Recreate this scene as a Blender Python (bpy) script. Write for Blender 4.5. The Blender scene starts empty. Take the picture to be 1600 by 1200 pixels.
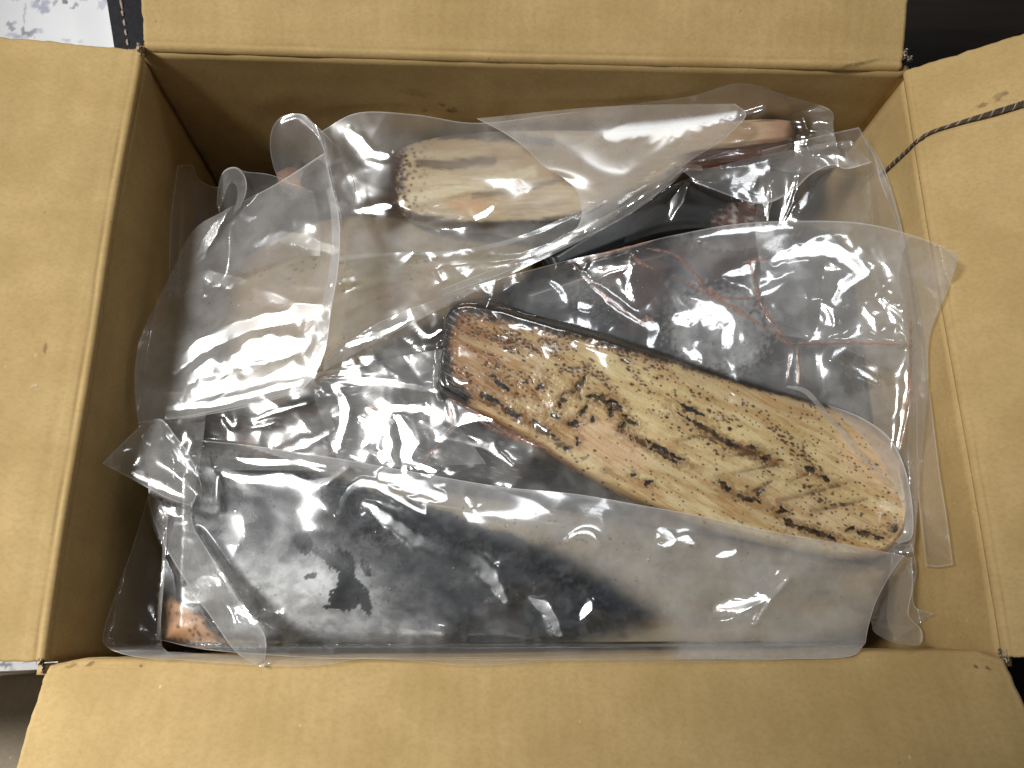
import bpy, math, random
import numpy as np
from mathutils import Vector

# ------------------------------------------------------------------ camera, world, lamps, exposure
SC = bpy.context.scene
COL = SC.collection
CAMP = np.array([-0.0262, -0.1416, 0.3680])
CAMR = (0.2936, -0.0414, -0.0029)
FPX = 1250.0
cam_d = bpy.data.cameras.new("camera"); cam = bpy.data.objects.new("camera", cam_d); COL.objects.link(cam)
cam.location = CAMP; cam.rotation_euler = CAMR
cam_d.sensor_width = 36.0; cam_d.lens = 36.0 * FPX / 1600.0
cam_d.clip_start = 0.01; cam_d.clip_end = 50.0
SC.camera = cam

SC.view_settings.view_transform = 'Standard'; SC.view_settings.look = 'None'
SC.view_settings.exposure = 0.0; SC.view_settings.gamma = 1.0
SC.cycles.transparent_max_bounces = 48
SC.cycles.max_bounces = 10; SC.cycles.diffuse_bounces = 5; SC.cycles.glossy_bounces = 4
SC.cycles.sample_clamp_indirect = 4.0
SC.cycles.use_denoising = True
world = bpy.data.worlds.new("World"); SC.world = world; world.use_nodes = True
bg = world.node_tree.nodes['Background']
bg.inputs['Color'].default_value = (0.93, 0.95, 1.0, 1); bg.inputs['Strength'].default_value = 0.03

def area_lamp(name, loc, target, size, power, color, spread=math.pi):
    d = bpy.data.lights.new(name, 'AREA'); d.shape = 'RECTANGLE'; d.size, d.size_y = size
    d.energy = power; d.color = color; d.spread = spread
    o = bpy.data.objects.new(name, d); COL.objects.link(o); o.location = loc
    o.rotation_euler = (Vector(target) - Vector(loc)).to_track_quat('-Z', 'Y').to_euler()
    return o
def spot_lamp(name, loc, target, size, blend, radius, power, color):
    d = bpy.data.lights.new(name, 'SPOT'); d.spot_size = math.radians(size); d.spot_blend = blend
    d.shadow_soft_size = radius; d.energy = power; d.color = color
    o = bpy.data.objects.new(name, d); COL.objects.link(o); o.location = loc
    o.rotation_euler = (Vector(target) - Vector(loc)).to_track_quat('-Z', 'Y').to_euler()
    return o
spot_lamp('key_spot', (-0.92, 0.06, 1.32), (0.04, 0.34, 0.0), 41, 0.4, 0.15, 107.0, (1.0, 0.985, 0.95))  # main light from the left; its cone edge stands in for a shadow front right
spot_lamp('fill_spot', (-0.95, 0.20, 1.05), (-0.25, -0.30, 0.0), 25, 0.7, 0.13, 112.0, (1.0, 0.985, 0.95))  # added spot that brightens the front left and leaves the front right dark
area_lamp('ceiling_lamp', (0.12, 0.85, 1.15), (0, 0, 0), (0.36, 0.16), 3.0, (0.95, 0.98, 1.0))

W, D = 0.42, 0.3139
rng = np.random.default_rng(7)

# ------------------------------------------------------------------ measuring helpers
def _rot(a):
    rx, ry, rz = a
    cx, sx, cy, sy, cz, sz = math.cos(rx), math.sin(rx), math.cos(ry), math.sin(ry), math.cos(rz), math.sin(rz)
    X = np.array([[1,0,0],[0,cx,-sx],[0,sx,cx]]); Y = np.array([[cy,0,sy],[0,1,0],[-sy,0,cy]]); Z = np.array([[cz,-sz,0],[sz,cz,0],[0,0,1]])
    return Z @ Y @ X
CR = _rot(CAMR)
def P(px, py, z):
    """point of the place at height z that was measured at (px, py) in the photograph"""
    px, py, z = np.broadcast_arrays(np.asarray(px, float), np.asarray(py, float), np.asarray(z, float))
    d = np.stack([(px - 800) / FPX, (600 - py) / FPX, -np.ones_like(px)], -1) @ CR.T
    t = (z - CAMP[2]) / d[..., 2]
    return CAMP + d * t[..., None]
def project(pts):
    q = (np.asarray(pts) - CAMP) @ CR
    return 800 + FPX * q[..., 0] / -q[..., 2], 600 - FPX * q[..., 1] / -q[..., 2]

# noise ------------------------------------------------------------
def _hash(ix, iy, seed):
    h = (ix.astype(np.int64) * 374761393 + iy.astype(np.int64) * 668265263 + seed * 1442695041) & 0x7fffffff
    h = ((h ^ (h >> 13)) * 1274126177) & 0x7fffffff
    return ((h ^ (h >> 16)) & 0xffff) / 65535.0
def vnoise(x, y, seed=0):
    x = np.asarray(x, float); y = np.asarray(y, float)
    ix = np.floor(x); iy = np.floor(y); fx = x - ix; fy = y - iy
    ix = ix.astype(np.int64); iy = iy.astype(np.int64)
    u = fx * fx * fx * (fx * (fx * 6 - 15) + 10); v = fy * fy * fy * (fy * (fy * 6 - 15) + 10)
    def g(a, b):
        an = _hash(a, b, seed) * 2 * np.pi
        return np.cos(an), np.sin(an)
    def dot(a, b, dx, dy):
        c, s = g(a, b); return c * dx + s * dy
    n00 = dot(ix, iy, fx, fy); n10 = dot(ix + 1, iy, fx - 1, fy)
    n01 = dot(ix, iy + 1, fx, fy - 1); n11 = dot(ix + 1, iy + 1, fx - 1, fy - 1)
    return 1.5 * ((n00 * (1 - u) + n10 * u) * (1 - v) + (n01 * (1 - u) + n11 * u) * v)
def fbm(x, y, seed=0, octv=4, gain=0.5):
    s = 0; a = 1; t = 0
    for k in range(octv):
        s = s + a * vnoise(x * 2 ** k, y * 2 ** k, seed + 17 * k); t += a; a *= gain
    return s / t
def worley(x, y, seed=0):
    x = np.asarray(x, float); y = np.asarray(y, float)
    ix = np.floor(x).astype(np.int64); iy = np.floor(y).astype(np.int64)
    best = np.full(x.shape, 9.0); second = best.copy(); ident = np.zeros(x.shape)
    for a in (-1, 0, 1):
        for b in (-1, 0, 1):
            cx = ix + a; cy = iy + b
            dx = cx + _hash(cx, cy, seed) - x; dy = cy + _hash(cx, cy, seed + 91) - y
            d = np.sqrt(dx * dx + dy * dy); c = d < best
            second = np.where(c, best, np.minimum(second, d)); best = np.where(c, d, best)
            ident = np.where(c, _hash(cx, cy, seed + 333), ident)
    return best, second, ident
def sstep(a, b, x):
    t = np.clip((x - a) / (b - a), 0, 1); return t * t * (3 - 2 * t)

# objects ----------------------------------------------------------
def link(name, verts, faces, mat, parent=None, smooth=True, attrs=None, colors=None):
    me = bpy.data.meshes.new(name)
    me.from_pydata(np.asarray(verts).reshape(-1, 3).tolist(), [], [tuple(f) for f in np.asarray(faces).tolist()] if isinstance(faces, np.ndarray) else faces)
    if smooth: me.polygons.foreach_set('use_smooth', [True] * len(me.polygons))
    for k, v in (attrs or {}).items():
        a = me.attributes.new(k, 'FLOAT', 'POINT'); a.data.foreach_set('value', np.asarray(v, np.float32).ravel())
    for k, v in (colors or {}).items():
        a = me.attributes.new(k, 'FLOAT_COLOR', 'POINT')
        v = np.asarray(v, np.float32).reshape(-1, 3); v = np.concatenate([v, np.ones((len(v), 1), np.float32)], 1)
        a.data.foreach_set('color', v.ravel())
    me.update()
    o = bpy.data.objects.new(name, me); COL.objects.link(o)
    if mat: me.materials.append(mat)
    if parent: o.parent = parent
    return o
def thing(name, label, cat, loc, group=None):
    o = bpy.data.objects.new(name, None); COL.objects.link(o); o.empty_display_size = 0.02
    o['label'] = label; o['category'] = cat
    if group: o['group'] = group
    return o
def tag(o, label, cat, group=None):
    o['label'] = label; o['category'] = cat
    if group: o['group'] = group
    return o
def grid_faces(n, m, off=0):
    i = np.arange(n - 1)[:, None] * m + np.arange(m - 1)[None, :]
    i = i.ravel() + off
    return np.stack([i, i + m, i + m + 1, i + 1], 1)
def resample(pts, n):
    pts = np.asarray(pts, float)
    # smooth through points (Catmull-Rom), then even spacing
    if len(pts) > 2:
        q = np.concatenate([[2 * pts[0] - pts[1]], pts, [2 * pts[-1] - pts[-2]]])
        out = []
        for i in range(len(pts) - 1):
            p0, p1, p2, p3 = q[i:i + 4]
            t = np.linspace(0, 1, 24, endpoint=False)[:, None]
            out.append(0.5 * (2 * p1 + (p2 - p0) * t + (2 * p0 - 5 * p1 + 4 * p2 - p3) * t ** 2 + (3 * p1 - p0 - 3 * p2 + p3) * t ** 3))
        pts = np.concatenate(out + [pts[-1:]])
    s = np.concatenate([[0], np.cumsum(np.linalg.norm(np.diff(pts[:, :2], axis=0), axis=1))])
    t = np.linspace(0, s[-1], n)
    return np.stack([np.interp(t, s, pts[:, k]) for k in range(pts.shape[1])], 1)

# materials --------------------------------------------------------
def mat(name):
    m = bpy.data.materials.new(name); m.use_nodes = True
    nt = m.node_tree; nt.nodes.clear()
    out = nt.nodes.new('ShaderNodeOutputMaterial')
    return m, nt, out
class NB:
    def __init__(s, nt): s.nt = nt
    def n(s, kind, **kw):
        x = s.nt.nodes.new('ShaderNode' + kind)
        for k, v in kw.items():
            if k.startswith('_'): setattr(x, k[1:], v)
            else:
                key = int(k[1:]) if k[0] == 'i' and k[1:].isdigit() else k.replace('__', ' ')
                s.put(x.inputs[key], v)
        return x
    def put(s, sock, v):
        if hasattr(v, 'links') and hasattr(v, 'is_output'): s.nt.links.new(v, sock)
        else: sock.default_value = v
    def math(s, op, a, b=0.0, c=False):
        x = s.nt.nodes.new('ShaderNodeMath'); x.operation = op; x.use_clamp = c
        s.put(x.inputs[0], a); s.put(x.inputs[1], b); return x.outputs[0]
    def mix(s, f, a, b, blend='MIX'):
        x = s.nt.nodes.new('ShaderNodeMix'); x.data_type = 'RGBA'; x.blend_type = blend
        s.put(x.inputs[0], f); s.put(x.inputs[6], a); s.put(x.inputs[7], b); return x.outputs[2]
    def ramp(s, f, a, b, c=0.0, d=1.0):
        x = s.nt.nodes.new('ShaderNodeMapRange'); x.interpolation_type = 'SMOOTHSTEP'
        s.put(x.inputs[0], f)
        for k, v in zip((1, 2, 3, 4), (a, b, c, d)): s.put(x.inputs[k], v)
        return x.outputs[0]
    def noise(s, vec, scale, detail=3.0, rough=0.5):
        x = s.n('TexNoise', Scale=scale, Detail=detail, Roughness=rough); s.put(x.inputs['Vector'], vec); return x.outputs[0]
    def attr(s, name):
        x = s.nt.nodes.new('ShaderNodeAttribute'); x.attribute_name = name; return x
def scaled(b, vec, sx, sy, sz, rot=(0, 0, 0)):
    x = b.n('Mapping'); b.put(x.inputs['Vector'], vec); x.inputs['Scale'].default_value = (sx, sy, sz); x.inputs['Rotation'].default_value = rot
    return x.outputs[0]

def kraft(name, base=(0.49, 0.347, 0.155), axis=0, grey=0.0):
    m, nt, out = mat(name); b = NB(nt)
    co = b.n('TexCoord').outputs['Object']
    blot = b.noise(co, 26, 5, 0.6); fine = b.noise(co, 900, 3, 0.7)
    fib = b.noise(scaled(b, co, 420, 560, 420, (0.3, 0.2, 0.5)), 1.0, 4, 0.65)
    band = b.noise(scaled(b, co, *( (2, 130, 2) if axis == 0 else (130, 2, 2))), 1.0, 2, 0.5)
    c = b.mix(b.ramp(blot, 0.3, 0.72), (base[0] * .88, base[1] * .86, base[2] * .80, 1), (base[0] * 1.06, base[1] * 1.06, base[2] * 1.08, 1))
    c = b.mix(b.ramp(fib, 0.38, 0.72, 0.0, 0.30), c, (base[0] * .62, base[1] * .58, base[2] * .5, 1))
    c = b.mix(b.ramp(band, 0.4, 0.7, 0.0, 0.10), c, (base[0] * .7, base[1] * .68, base[2] * .6, 1))
    sp = b.n('TexVoronoi', Scale=95.0); b.put(sp.inputs['Vector'], co)
    sel = b.ramp(b.n('SeparateColor', i0=sp.outputs['Color']).outputs[0], 0.80, 0.82)
    spot = b.math('MULTIPLY', b.ramp(sp.outputs['Distance'], 0.03, 0.075, 1.0, 0.0), sel)
    c = b.mix(b.math('MULTIPLY', spot, 0.42), c, (0.09, 0.06, 0.035, 1))
    sp2 = b.n('TexVoronoi', Scale=120.0); b.put(sp2.inputs['Vector'], scaled(b, co, 1, .7, 1, (.2, .4, 1)))
    sel2 = b.ramp(b.n('SeparateColor', i0=sp2.outputs['Color']).outputs[1], 0.80, 0.82)
    c = b.mix(b.math('MULTIPLY', b.math('MULTIPLY', b.ramp(sp2.outputs['Distance'], 0.04, 0.09, 1.0, 0.0), sel2), 0.6), c, (base[0] * 1.45, base[1] * 1.5, base[2] * 1.7, 1))
    c = b.mix(grey, c, (0.33, 0.29, 0.22, 1))
    h = b.math('ADD', b.math('MULTIPLY', fine, 0.35), b.math('ADD', b.math('MULTIPLY', fib, 0.5), b.math('MULTIPLY', band, 0.7)))
    bump = b.n('Bump', Strength=0.22, Distance=0.0006, Height=h)
    p = b.n('BsdfPrincipled', Base__Color=c, Roughness=0.78, Normal=bump.outputs[0])
    p.inputs['Specular IOR Level'].default_value = 0.25
    nt.links.new(p.outputs[0], out.inputs[0])
    return m
def plain(name, col, rough=0.7, spec=0.3):
    m, nt, out = mat(name); b = NB(nt)
    co = b.n('TexCoord').outputs['Object']; n = b.noise(co, 220, 4, 0.6)
    c = b.mix(b.ramp(n, 0.3, 0.7), (col[0] * .75, col[1] * .75, col[2] * .75, 1), (col[0] * 1.2, col[1] * 1.2, col[2] * 1.2, 1))
    bump = b.n('Bump', Strength=0.3, Distance=0.0005, Height=n)
    p = b.n('BsdfPrincipled', Base__Color=c, Roughness=rough, Normal=bump.outputs[0]); p.inputs['Specular IOR Level'].default_value = spec
    nt.links.new(p.outputs[0], out.inputs[0]); return m
KRAFT_X = kraft('kraft_board', axis=0); KRAFT_Y = kraft('kraft_board_cross', axis=1)
KRAFT_EDGE = plain('torn_paper', (0.52, 0.46, 0.36))

# ------------------------------------------------------------------ the cardboard box
BOXH = 0.205; TH = 0.0042
box = thing('cardboard_box', 'open corrugated brown cardboard box with four flaps spread out', 'box', (0, 0, 0))
def sheet(name, inner, outer_off, m, parent):
    """a board: grid of inner-surface points (n, m, 3) and the same grid moved by outer_off"""
    n, mm = inner.shape[:2]
    outer = inner + outer_off
    v = np.concatenate([inner.reshape(-1, 3), outer.reshape(-1, 3)])
    f = [grid_faces(n, mm), grid_faces(n, mm, n * mm)[:, ::-1]]
    ring = np.concatenate([np.arange(mm), np.arange(1, n) * mm + mm - 1, (n - 1) * mm + np.arange(mm - 2, -1, -1), np.arange(n - 2, 0, -1) * mm])
    r2 = np.roll(ring, -1); o = n * mm
    f.append(np.stack([ring, r2, r2 + o, ring + o], 1))
    ob = link(name, v, np.concatenate(f), m, parent)
    return ob
def rim_frame(side):
    # origin, direction along the rim, outward direction
    if side == 'left': return np.array([-W/2, -D/2, 0]), np.array([0, 1., 0]), np.array([-1., 0, 0]), D
    if side == 'right': return np.array([W/2, -D/2, 0]), np.array([0, 1., 0]), np.array([1., 0, 0]), D
    if side == 'back': return np.array([-W/2, D/2, 0]), np.array([1., 0, 0]), np.array([0, 1., 0]), W
    return np.array([-W/2, -D/2, 0]), np.array([1., 0, 0]), np.array([0, -1., 0]), W
def bowing(side, s):
    if side == 'front': return -0.0030 * (sstep(0.0, 0.045, s) * sstep(0.0, 0.035, 1 - s)) + 0.0014 * np.sin(s * 5)
    if side == 'left': return 0.0006 * np.sin(s * 4.0) + 0.0005 * np.sin(s * 11)
    if side == 'right': return 0.0005 * np.sin(s * 7.0)
    return -0.0009 * np.sin(s * np.pi)
def make_wall(side):
    o, a, out, L = rim_frame(side)
    n, k = 90, 40
    g0, g1 = {'left': (0.001, 0.0055), 'right': (0.001, 0.006), 'back': (0, 0), 'front': (0, 0)}[side]
    if side in ('back', 'front'): g0 = g1 = -TH * 1.05
    s = np.linspace(g0 / L, 1 - g1 / L, n)[:, None]; z = np.linspace(-BOXH, -0.0035, k)[None, :]
    bulge = 0.0012 * fbm(s * 5 + 3, z * 22, 5 + len(side)) - 0.0015 * np.sin(np.pi * s) * np.sin(np.pi * (-z / BOXH)) * (1 if side != 'front' else -1)
    off = bowing(side, s) * (1 + z / BOXH) - bulge
    pts = o + a * (s * L)[..., None] + out * off[..., None] + np.array([0, 0, 1.]) * (z + 0 * s)[..., None]
    ob = sheet('wall', pts, out * TH, KRAFT_X if side in ('left', 'right') else KRAFT_Y, box)
    return ob
def make_flap(side, angle0, angle1, length, seed, flare=(0, 0), crease=0.0007):
    """flap that turns over the rim: angles (degrees above level) at both ends of the rim"""
    o, a, out, L = rim_frame(side)
    n = 260
    v = np.concatenate([np.linspace(0, 0.012, 17), np.linspace(0.012, length, 60)[1:]])
    s = np.linspace(0.0015 / L, 1 - 0.0015 / L, n)
    S, V = np.meshgrid(s, v, indexing='ij')
    ang = np.radians(angle0 + (angle1 - angle0) * S)
    # profile: starts upright at the wall top, turns over within about 5 mm
    turn = sstep(0, 1, V / 0.0062)
    th = (np.pi / 2) * (1 - turn) + ang * turn
    dv = np.diff(V, axis=1, prepend=0)
    r = np.cumsum(np.cos(th) * dv, 1); z = np.cumsum(np.sin(th) * dv, 1) - 0.0035
    # crease groove and a second score line further out
    g = crease * np.exp(-((V - 0.0058 - 0.0006 * vnoise(S * 9, S * 0 + seed, seed)) / 0.0007) ** 2) * (0.35 + 0.65 * sstep(-0.25, 0.25, vnoise(S * 6, S * 0, seed + 3)))
    g = g + 0.00022 * np.exp(-((V - 0.0125) / 0.0012) ** 2)
    z = z - g
    z = z + 0.0016 * fbm(S * 4, V * 25, seed) * sstep(0.004, 0.03, V) + 0.00005 * np.sin(S * L * 2 * np.pi / 0.0072 + 0.6 * vnoise(S * 30, V * 8, seed + 2)) * sstep(0.004, 0.012, V)
    # ends of the flap: cut a little ragged, corners opened
    edge = np.exp(-S * L / 0.02) * (-(flare[0]) * (V / length) - 0.0005 * vnoise(V * 900, V * 0, seed + 9) - 0.0008 * vnoise(V * 160, V * 0, seed + 19)) \
         + np.exp(-(1 - S) * L / 0.02) * ((flare[1]) * (V / length) + 0.0005 * vnoise(V * 900, V * 0, seed + 5) + 0.0008 * vnoise(V * 160, V * 0, seed + 25))
    along = S * L + edge
    off = bowing(side, S) + r
    pts = o + a * along[..., None] + out * off[..., None] + np.array([0, 0, 1.]) * z[..., None]
    # thickness along the local normal
    dz = np.stack([np.sin(th), np.cos(th)], -1)
    off_o = out * dz[..., :1] * TH * 0.9 - np.array([0, 0, 1.]) * dz[..., 1:] * TH * 0.9
    return sheet('flap', pts, off_o, KRAFT_X if side in ('left', 'right') else KRAFT_Y, box)
for sd in ('left', 'right', 'back', 'front'): make_wall(sd)
make_flap('left', 10, 6, 0.17, 11, flare=(0, 0.0))
make_flap('right', 24, 31, 0.17, 23, flare=(0.004, 0.004))
make_flap('back', 27, 26, 0.17, 31)
make_flap('front', 19, 22, 0.17, 47, flare=(0.0, 0.008))
bs = np.array([[x, y, -BOXH] for x in (-W/2, W/2) for y in (-D/2, D/2)]).reshape(2, 2, 3)
sheet('bottom_panel', bs, np.array([0, 0, -TH]), KRAFT_X, box)

# joints of the box: a strip of board closes each back corner from outside
for sx in (-1, 1):
    g = np.array([[[sx * (W/2 + TH * 1.1), y, z] for z in np.linspace(-BOXH, -0.006, 8)] for y in (D/2 - 0.02, D/2 - 0.008, D/2 + TH)])
    sheet('corner_joint', g if sx < 0 else g, np.array([sx * 0.002, 0, 0]), KRAFT_X, box)

# ------------------------------------------------------------------ height map of what already lies in the box (2 px cells)
HC = 2.0; HN = (800, 600)
HM = np.full(HN, -BOXH + 0.001)
def hm_add(X, Y, Z):
    """X, Y, Z are (n, m) grids in photo measure; fill the map with the highest surface"""
    global HM
    for _ in range(2):
        ix = np.round(X / HC).astype(int).ravel(); iy = np.round(Y / HC).astype(int).ravel()
        ok = (ix >= 0) & (ix < HN[0]) & (iy >= 0) & (iy < HN[1])
        T = np.full(HN, -9.0); np.maximum.at(T, (ix[ok], iy[ok]), Z.ravel()[ok])
        break
    for _ in range(2):
        N = np.stack([np.roll(np.roll(T, a, 0), c, 1) for a in (-1, 0, 1) for c in (-1, 0, 1)]).max(0)
        T = np.where(T < -1, N, T)
    HM = np.maximum(HM, T)
def blur(A, r):
    k = np.exp(-0.5 * (np.arange(-2 * r, 2 * r + 1) / r) ** 2); k /= k.sum()
    for ax in (0, 1):
        pad = [(0, 0), (0, 0)]; pad[ax] = (2 * r, 2 * r)
        B = np.pad(A, pad, mode='edge'); A = sum(k[i] * np.take(B, np.arange(i, i + A.shape[ax]), ax) for i in range(len(k)))
    return A
def hm_at(M, X, Y):
    fx = np.clip(np.asarray(X) / HC, 0, HN[0] - 1.001); fy = np.clip(np.asarray(Y) / HC, 0, HN[1] - 1.001)
    ix = fx.astype(int); iy = fy.astype(int); fx = fx - ix; fy = fy - iy
    return (M[ix, iy] * (1 - fx) + M[ix + 1, iy] * fx) * (1 - fy) + (M[ix, iy + 1] * (1 - fx) + M[ix + 1, iy + 1] * fx) * fy
def keep_inside(p):
    """film and fish lie against the walls, never through them: what would poke through rides up the wall instead"""
    d = p - CAMP; m = 0.0035
    with np.errstate(divide='ignore', invalid='ignore'):
        tx = np.where(d[..., 0] < 0, (-W/2 + m - CAMP[0]) / d[..., 0], (W/2 - m - CAMP[0]) / d[..., 0])
        ty = np.where(d[..., 1] < 0, (-D/2 + m + 0.003 - CAMP[1]) / d[..., 1], (D/2 - m - CAMP[1]) / d[..., 1])
    tx = np.where(tx > 0, tx, 9.0); ty = np.where(ty > 0, ty, 9.0)
    t = np.minimum(np.minimum(tx, ty), 1.0)
    t0 = (0.004 - CAMP[2]) / d[..., 2]                    # not higher than just over the rim
    t = np.where(p[..., 2] < 0.002, np.maximum(t, np.minimum(t0, 1.0)), 1.0)
    return CAMP + d * t[..., None]
def clamp_inside(p):
    m = 0.0045; q = p.copy()
    q[..., 0] = np.clip(q[..., 0], -W/2 + m, W/2 - m); q[..., 1] = np.clip(q[..., 1], -D/2 + m + 0.003, D/2 - m); return q
def loft(rails, n, m):
    R = np.stack([resample(r, n) for r in rails], 1)        # (n, k, c)
    k = R.shape[1]; t = np.linspace(0, k - 1, m); i = np.clip(t.astype(int), 0, k - 2); f = (t - i)[None, :, None]
    if k == 2: return R[:, i] * (1 - f) + R[:, i + 1] * f
    Q = np.concatenate([2 * R[:, :1] - R[:, 1:2], R, 2 * R[:, -1:] - R[:, -2:-1]], 1)
    p0, p1, p2, p3 = Q[:, i], Q[:, i + 1], Q[:, i + 2], Q[:, i + 3]
    return 0.5 * (2 * p1 + (p2 - p0) * f + (2 * p0 - 5 * p1 + 4 * p2 - p3) * f ** 2 + (3 * p1 - p0 - 3 * p2 + p3) * f ** 3)
def seg_dist(X, Y, pts):
    """distance to a polyline, side sign and position along it 0..1"""
    pts = np.asarray(pts, float); best = np.full(X.shape, 1e9); side = np.ones(X.shape); pos = np.zeros(X.shape)
    L = np.concatenate([[0], np.cumsum(np.linalg.norm(np.diff(pts, axis=0), axis=1))])
    for i in range(len(pts) - 1):
        a, c = pts[i], pts[i + 1]; d = c - a; l2 = d @ d + 1e-9
        t = np.clip(((X - a[0]) * d[0] + (Y - a[1]) * d[1]) / l2, 0, 1)
        dx = X - a[0] - t * d[0]; dy = Y - a[1] - t * d[1]; r = np.sqrt(dx * dx + dy * dy)
        s = np.sign(d[0] * dy - d[1] * dx)
        u = r < best; best = np.where(u, r, best); side = np.where(u, s, side); pos = np.where(u, (L[i] + t * math.sqrt(l2)) / L[-1], pos)
    return best, side, pos
def facets(x, y, seed):
    """random heights on a warped triangle lattice: flat facets with creases between them"""
    wx = x + 0.55 * vnoise(x * 0.6, y * 0.6, seed); wy = y + 0.55 * vnoise(x * 0.6 + 9, y * 0.6, seed + 1)
    ix = np.floor(wx).astype(np.int64); iy = np.floor(wy).astype(np.int64); fx = wx - ix; fy = wy - iy
    h = lambda a, c: _hash(ix + a, iy + c, seed + 7) * 2 - 1
    h00, h10, h01, h11 = h(0, 0), h(1, 0), h(0, 1), h(1, 1)
    flip = _hash(ix, iy, seed + 51) > 0.5
    a = np.where(fx + fy < 1, h00 + (h10 - h00) * fx + (h01 - h00) * fy, h11 + (h01 - h11) * (1 - fx) + (h10 - h11) * (1 - fy))
    c = np.where(fx > fy, h00 + (h10 - h00) * fx + (h11 - h10) * fy, h00 + (h01 - h00) * fy + (h11 - h01) * fx)
    return np.where(flip, a, c)
def lin(r, g, b_):
    c = np.array([r, g, b_]) / 255.0
    return np.where(c <= 0.04045, c / 12.92, ((c + 0.055) / 1.055) ** 2.4)

# ------------------------------------------------------------------ fish fillets
def flesh_mat(name, rough=0.42, coat=0.5, bump=0.35):
    m, nt, out = mat(name); b = NB(nt)
    co = b.n('TexCoord').outputs['Object']
    c = b.attr('tint').outputs['Color']
    n1 = b.noise(co, 700, 3, 0.6)
    c = b.mix(b.ramp(n1, 0.3, 0.75, 0.0, 0.15), c, b.mix(1.0, c, (0.62, 0.5, 0.38, 1), 'MULTIPLY'))
    n2 = b.noise(co, 1300, 2, 0.6)
    bp = b.n('Bump', Strength=bump, Distance=0.0006, Height=b.math('ADD', n2, b.math('MULTIPLY', n1, 0.8)))
    p = b.n('BsdfPrincipled', Base__Color=c, Roughness=rough, Normal=bp.outputs[0])
    p.inputs['Coat Weight'].default_value = coat; p.inputs['Coat Roughness'].default_value = 0.16
    p.inputs['Subsurface Weight'].default_value = 0.0
    nt.links.new(p.outputs[0], out.inputs[0]); return m
SEARED = flesh_mat('seared_flesh', 0.42, 0.6, 0.5)
RAWISH = flesh_mat('pale_flesh', 0.5, 0.3)
SKIN = flesh_mat('dark_skin', 0.3, 0.6, 0.15)

def fillet(name, label, rails, n, m, ztop, thick, color, material, round_px=26, relief=None, etch=0, group='fish fillets packed in the box'):
    G = loft(rails, n, m); X, Y = G[..., 0], G[..., 1]
    u = np.linspace(0, 1, n)[:, None] + 0 * X; v = np.linspace(0, 1, m)[None, :] + 0 * X
    wid = np.hypot(X[:, -1] - X[:, 0], Y[:, -1] - Y[:, 0])[:, None]; lng = np.hypot(X[-1, m // 2] - X[0, m // 2], Y[-1, m // 2] - Y[0, m // 2])
    d = np.minimum(np.minimum(v, 1 - v) * wid, np.minimum(u, 1 - u) * lng)
    t = np.clip(d / round_px, 0, 1)
    Z = ztop(X, Y, u, v) if callable(ztop) else np.full(X.shape, ztop)
    Z = Z - thick * 0.5 * (1 - np.sqrt(np.clip(1 - (1 - t) ** 2, 0, 1)))
    if relief is not None: Z = Z + relief(X, Y, u, v, d)
    C = color(X, Y, u, v, d)
    if etch: Z = Z - etch * sstep(0.30, 0.03, C.mean(-1)) * sstep(0.0, 14.0, d)
    p = clamp_inside(P(X, Y, Z)); hm_add(X, Y, Z)
    top = p.reshape(-1, 3); ring = np.concatenate([np.arange(m), np.arange(1, n) * m + m - 1, (n - 1) * m + np.arange(m - 2, -1, -1), np.arange(n - 2, 0, -1) * m])
    cen = top[ring].mean(0); r1 = top[ring].copy(); r2 = top[ring].copy()
    zb = np.median(top[:, 2]) - thick
    r1 = r1 + (cen - r1) * 0.03; r1[:, 2] = np.minimum(r1[:, 2] - 0.0005, zb + thick * 0.35)
    r2 = r2 + (cen - r2) * 0.15; r2[:, 2] = zb
    V = np.concatenate([top, r1, r2, [[cen[0], cen[1], zb]]])
    F = [tuple(f) for f in grid_faces(n, m).tolist()]
    k = len(ring); o1 = n * m; o2 = o1 + k
    nx = np.roll(np.arange(k), -1)
    for i in range(k):
        j = nx[i]
        F.append((ring[i], ring[j], o1 + j, o1 + i)); F.append((o1 + i, o1 + j, o2 + j, o2 + i)); F.append((o2 + i, o2 + j, o2 + k))
    Cf = C.reshape(-1, 3); C2 = np.concatenate([Cf, Cf[ring] * 0.9, Cf[ring] * 0.9, Cf[:1]])
    ob = link(name, V, F, material, colors={'tint': C2})
    ob['label'] = label; ob['category'] = 'fish fillet'; ob['group'] = group
    return ob
def mixc(a, b_, f):
    f = np.asarray(f)[..., None]; return a * (1 - f) + np.asarray(b_) * f
def blob(X, Y, x, y, rx, ry, ang=0, seed=1, rag=0.5):
    a = math.radians(ang); dx, dy = X - x, Y - y
    e = np.hypot((dx * math.cos(a) + dy * math.sin(a)) / rx, (-dx * math.sin(a) + dy * math.cos(a)) / ry)
    e = e + rag * fbm(X / 7.0, Y / 7.0, seed, 3)
    return sstep(1.15, 0.75, e)

def pale_color(base, dark, pink, seed, ang=15, pinkness=0.3, streak=0.35):
    def f(X, Y, u, v, d):
        a = math.radians(ang); A = X * math.cos(a) + Y * math.sin(a); B = -X * math.sin(a) + Y * math.cos(a)
        st = fbm(A / 160, B / 13, seed, 4); big = fbm(A / 120, B / 60, seed + 5, 3)
        C = mixc(base + 0 * X[..., None], dark, np.clip(streak * (st * 1.6 + 0.5), 0, 1))
        C = mixc(C, pink, np.clip(pinkness * (big * 2 + 0.6), 0, 1))
        b1, b2, idn = worley(A / 9, B / 6, seed + 8)
        sp = sstep(0.36, 0.22, b1) * (idn > 0.72) * sstep(-0.1, 0.3, fbm(A / 70, B / 40, seed + 12))
        return 0.9 * mixc(C, lin(45, 28, 15), 0.8 * sp)
    return f
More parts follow.
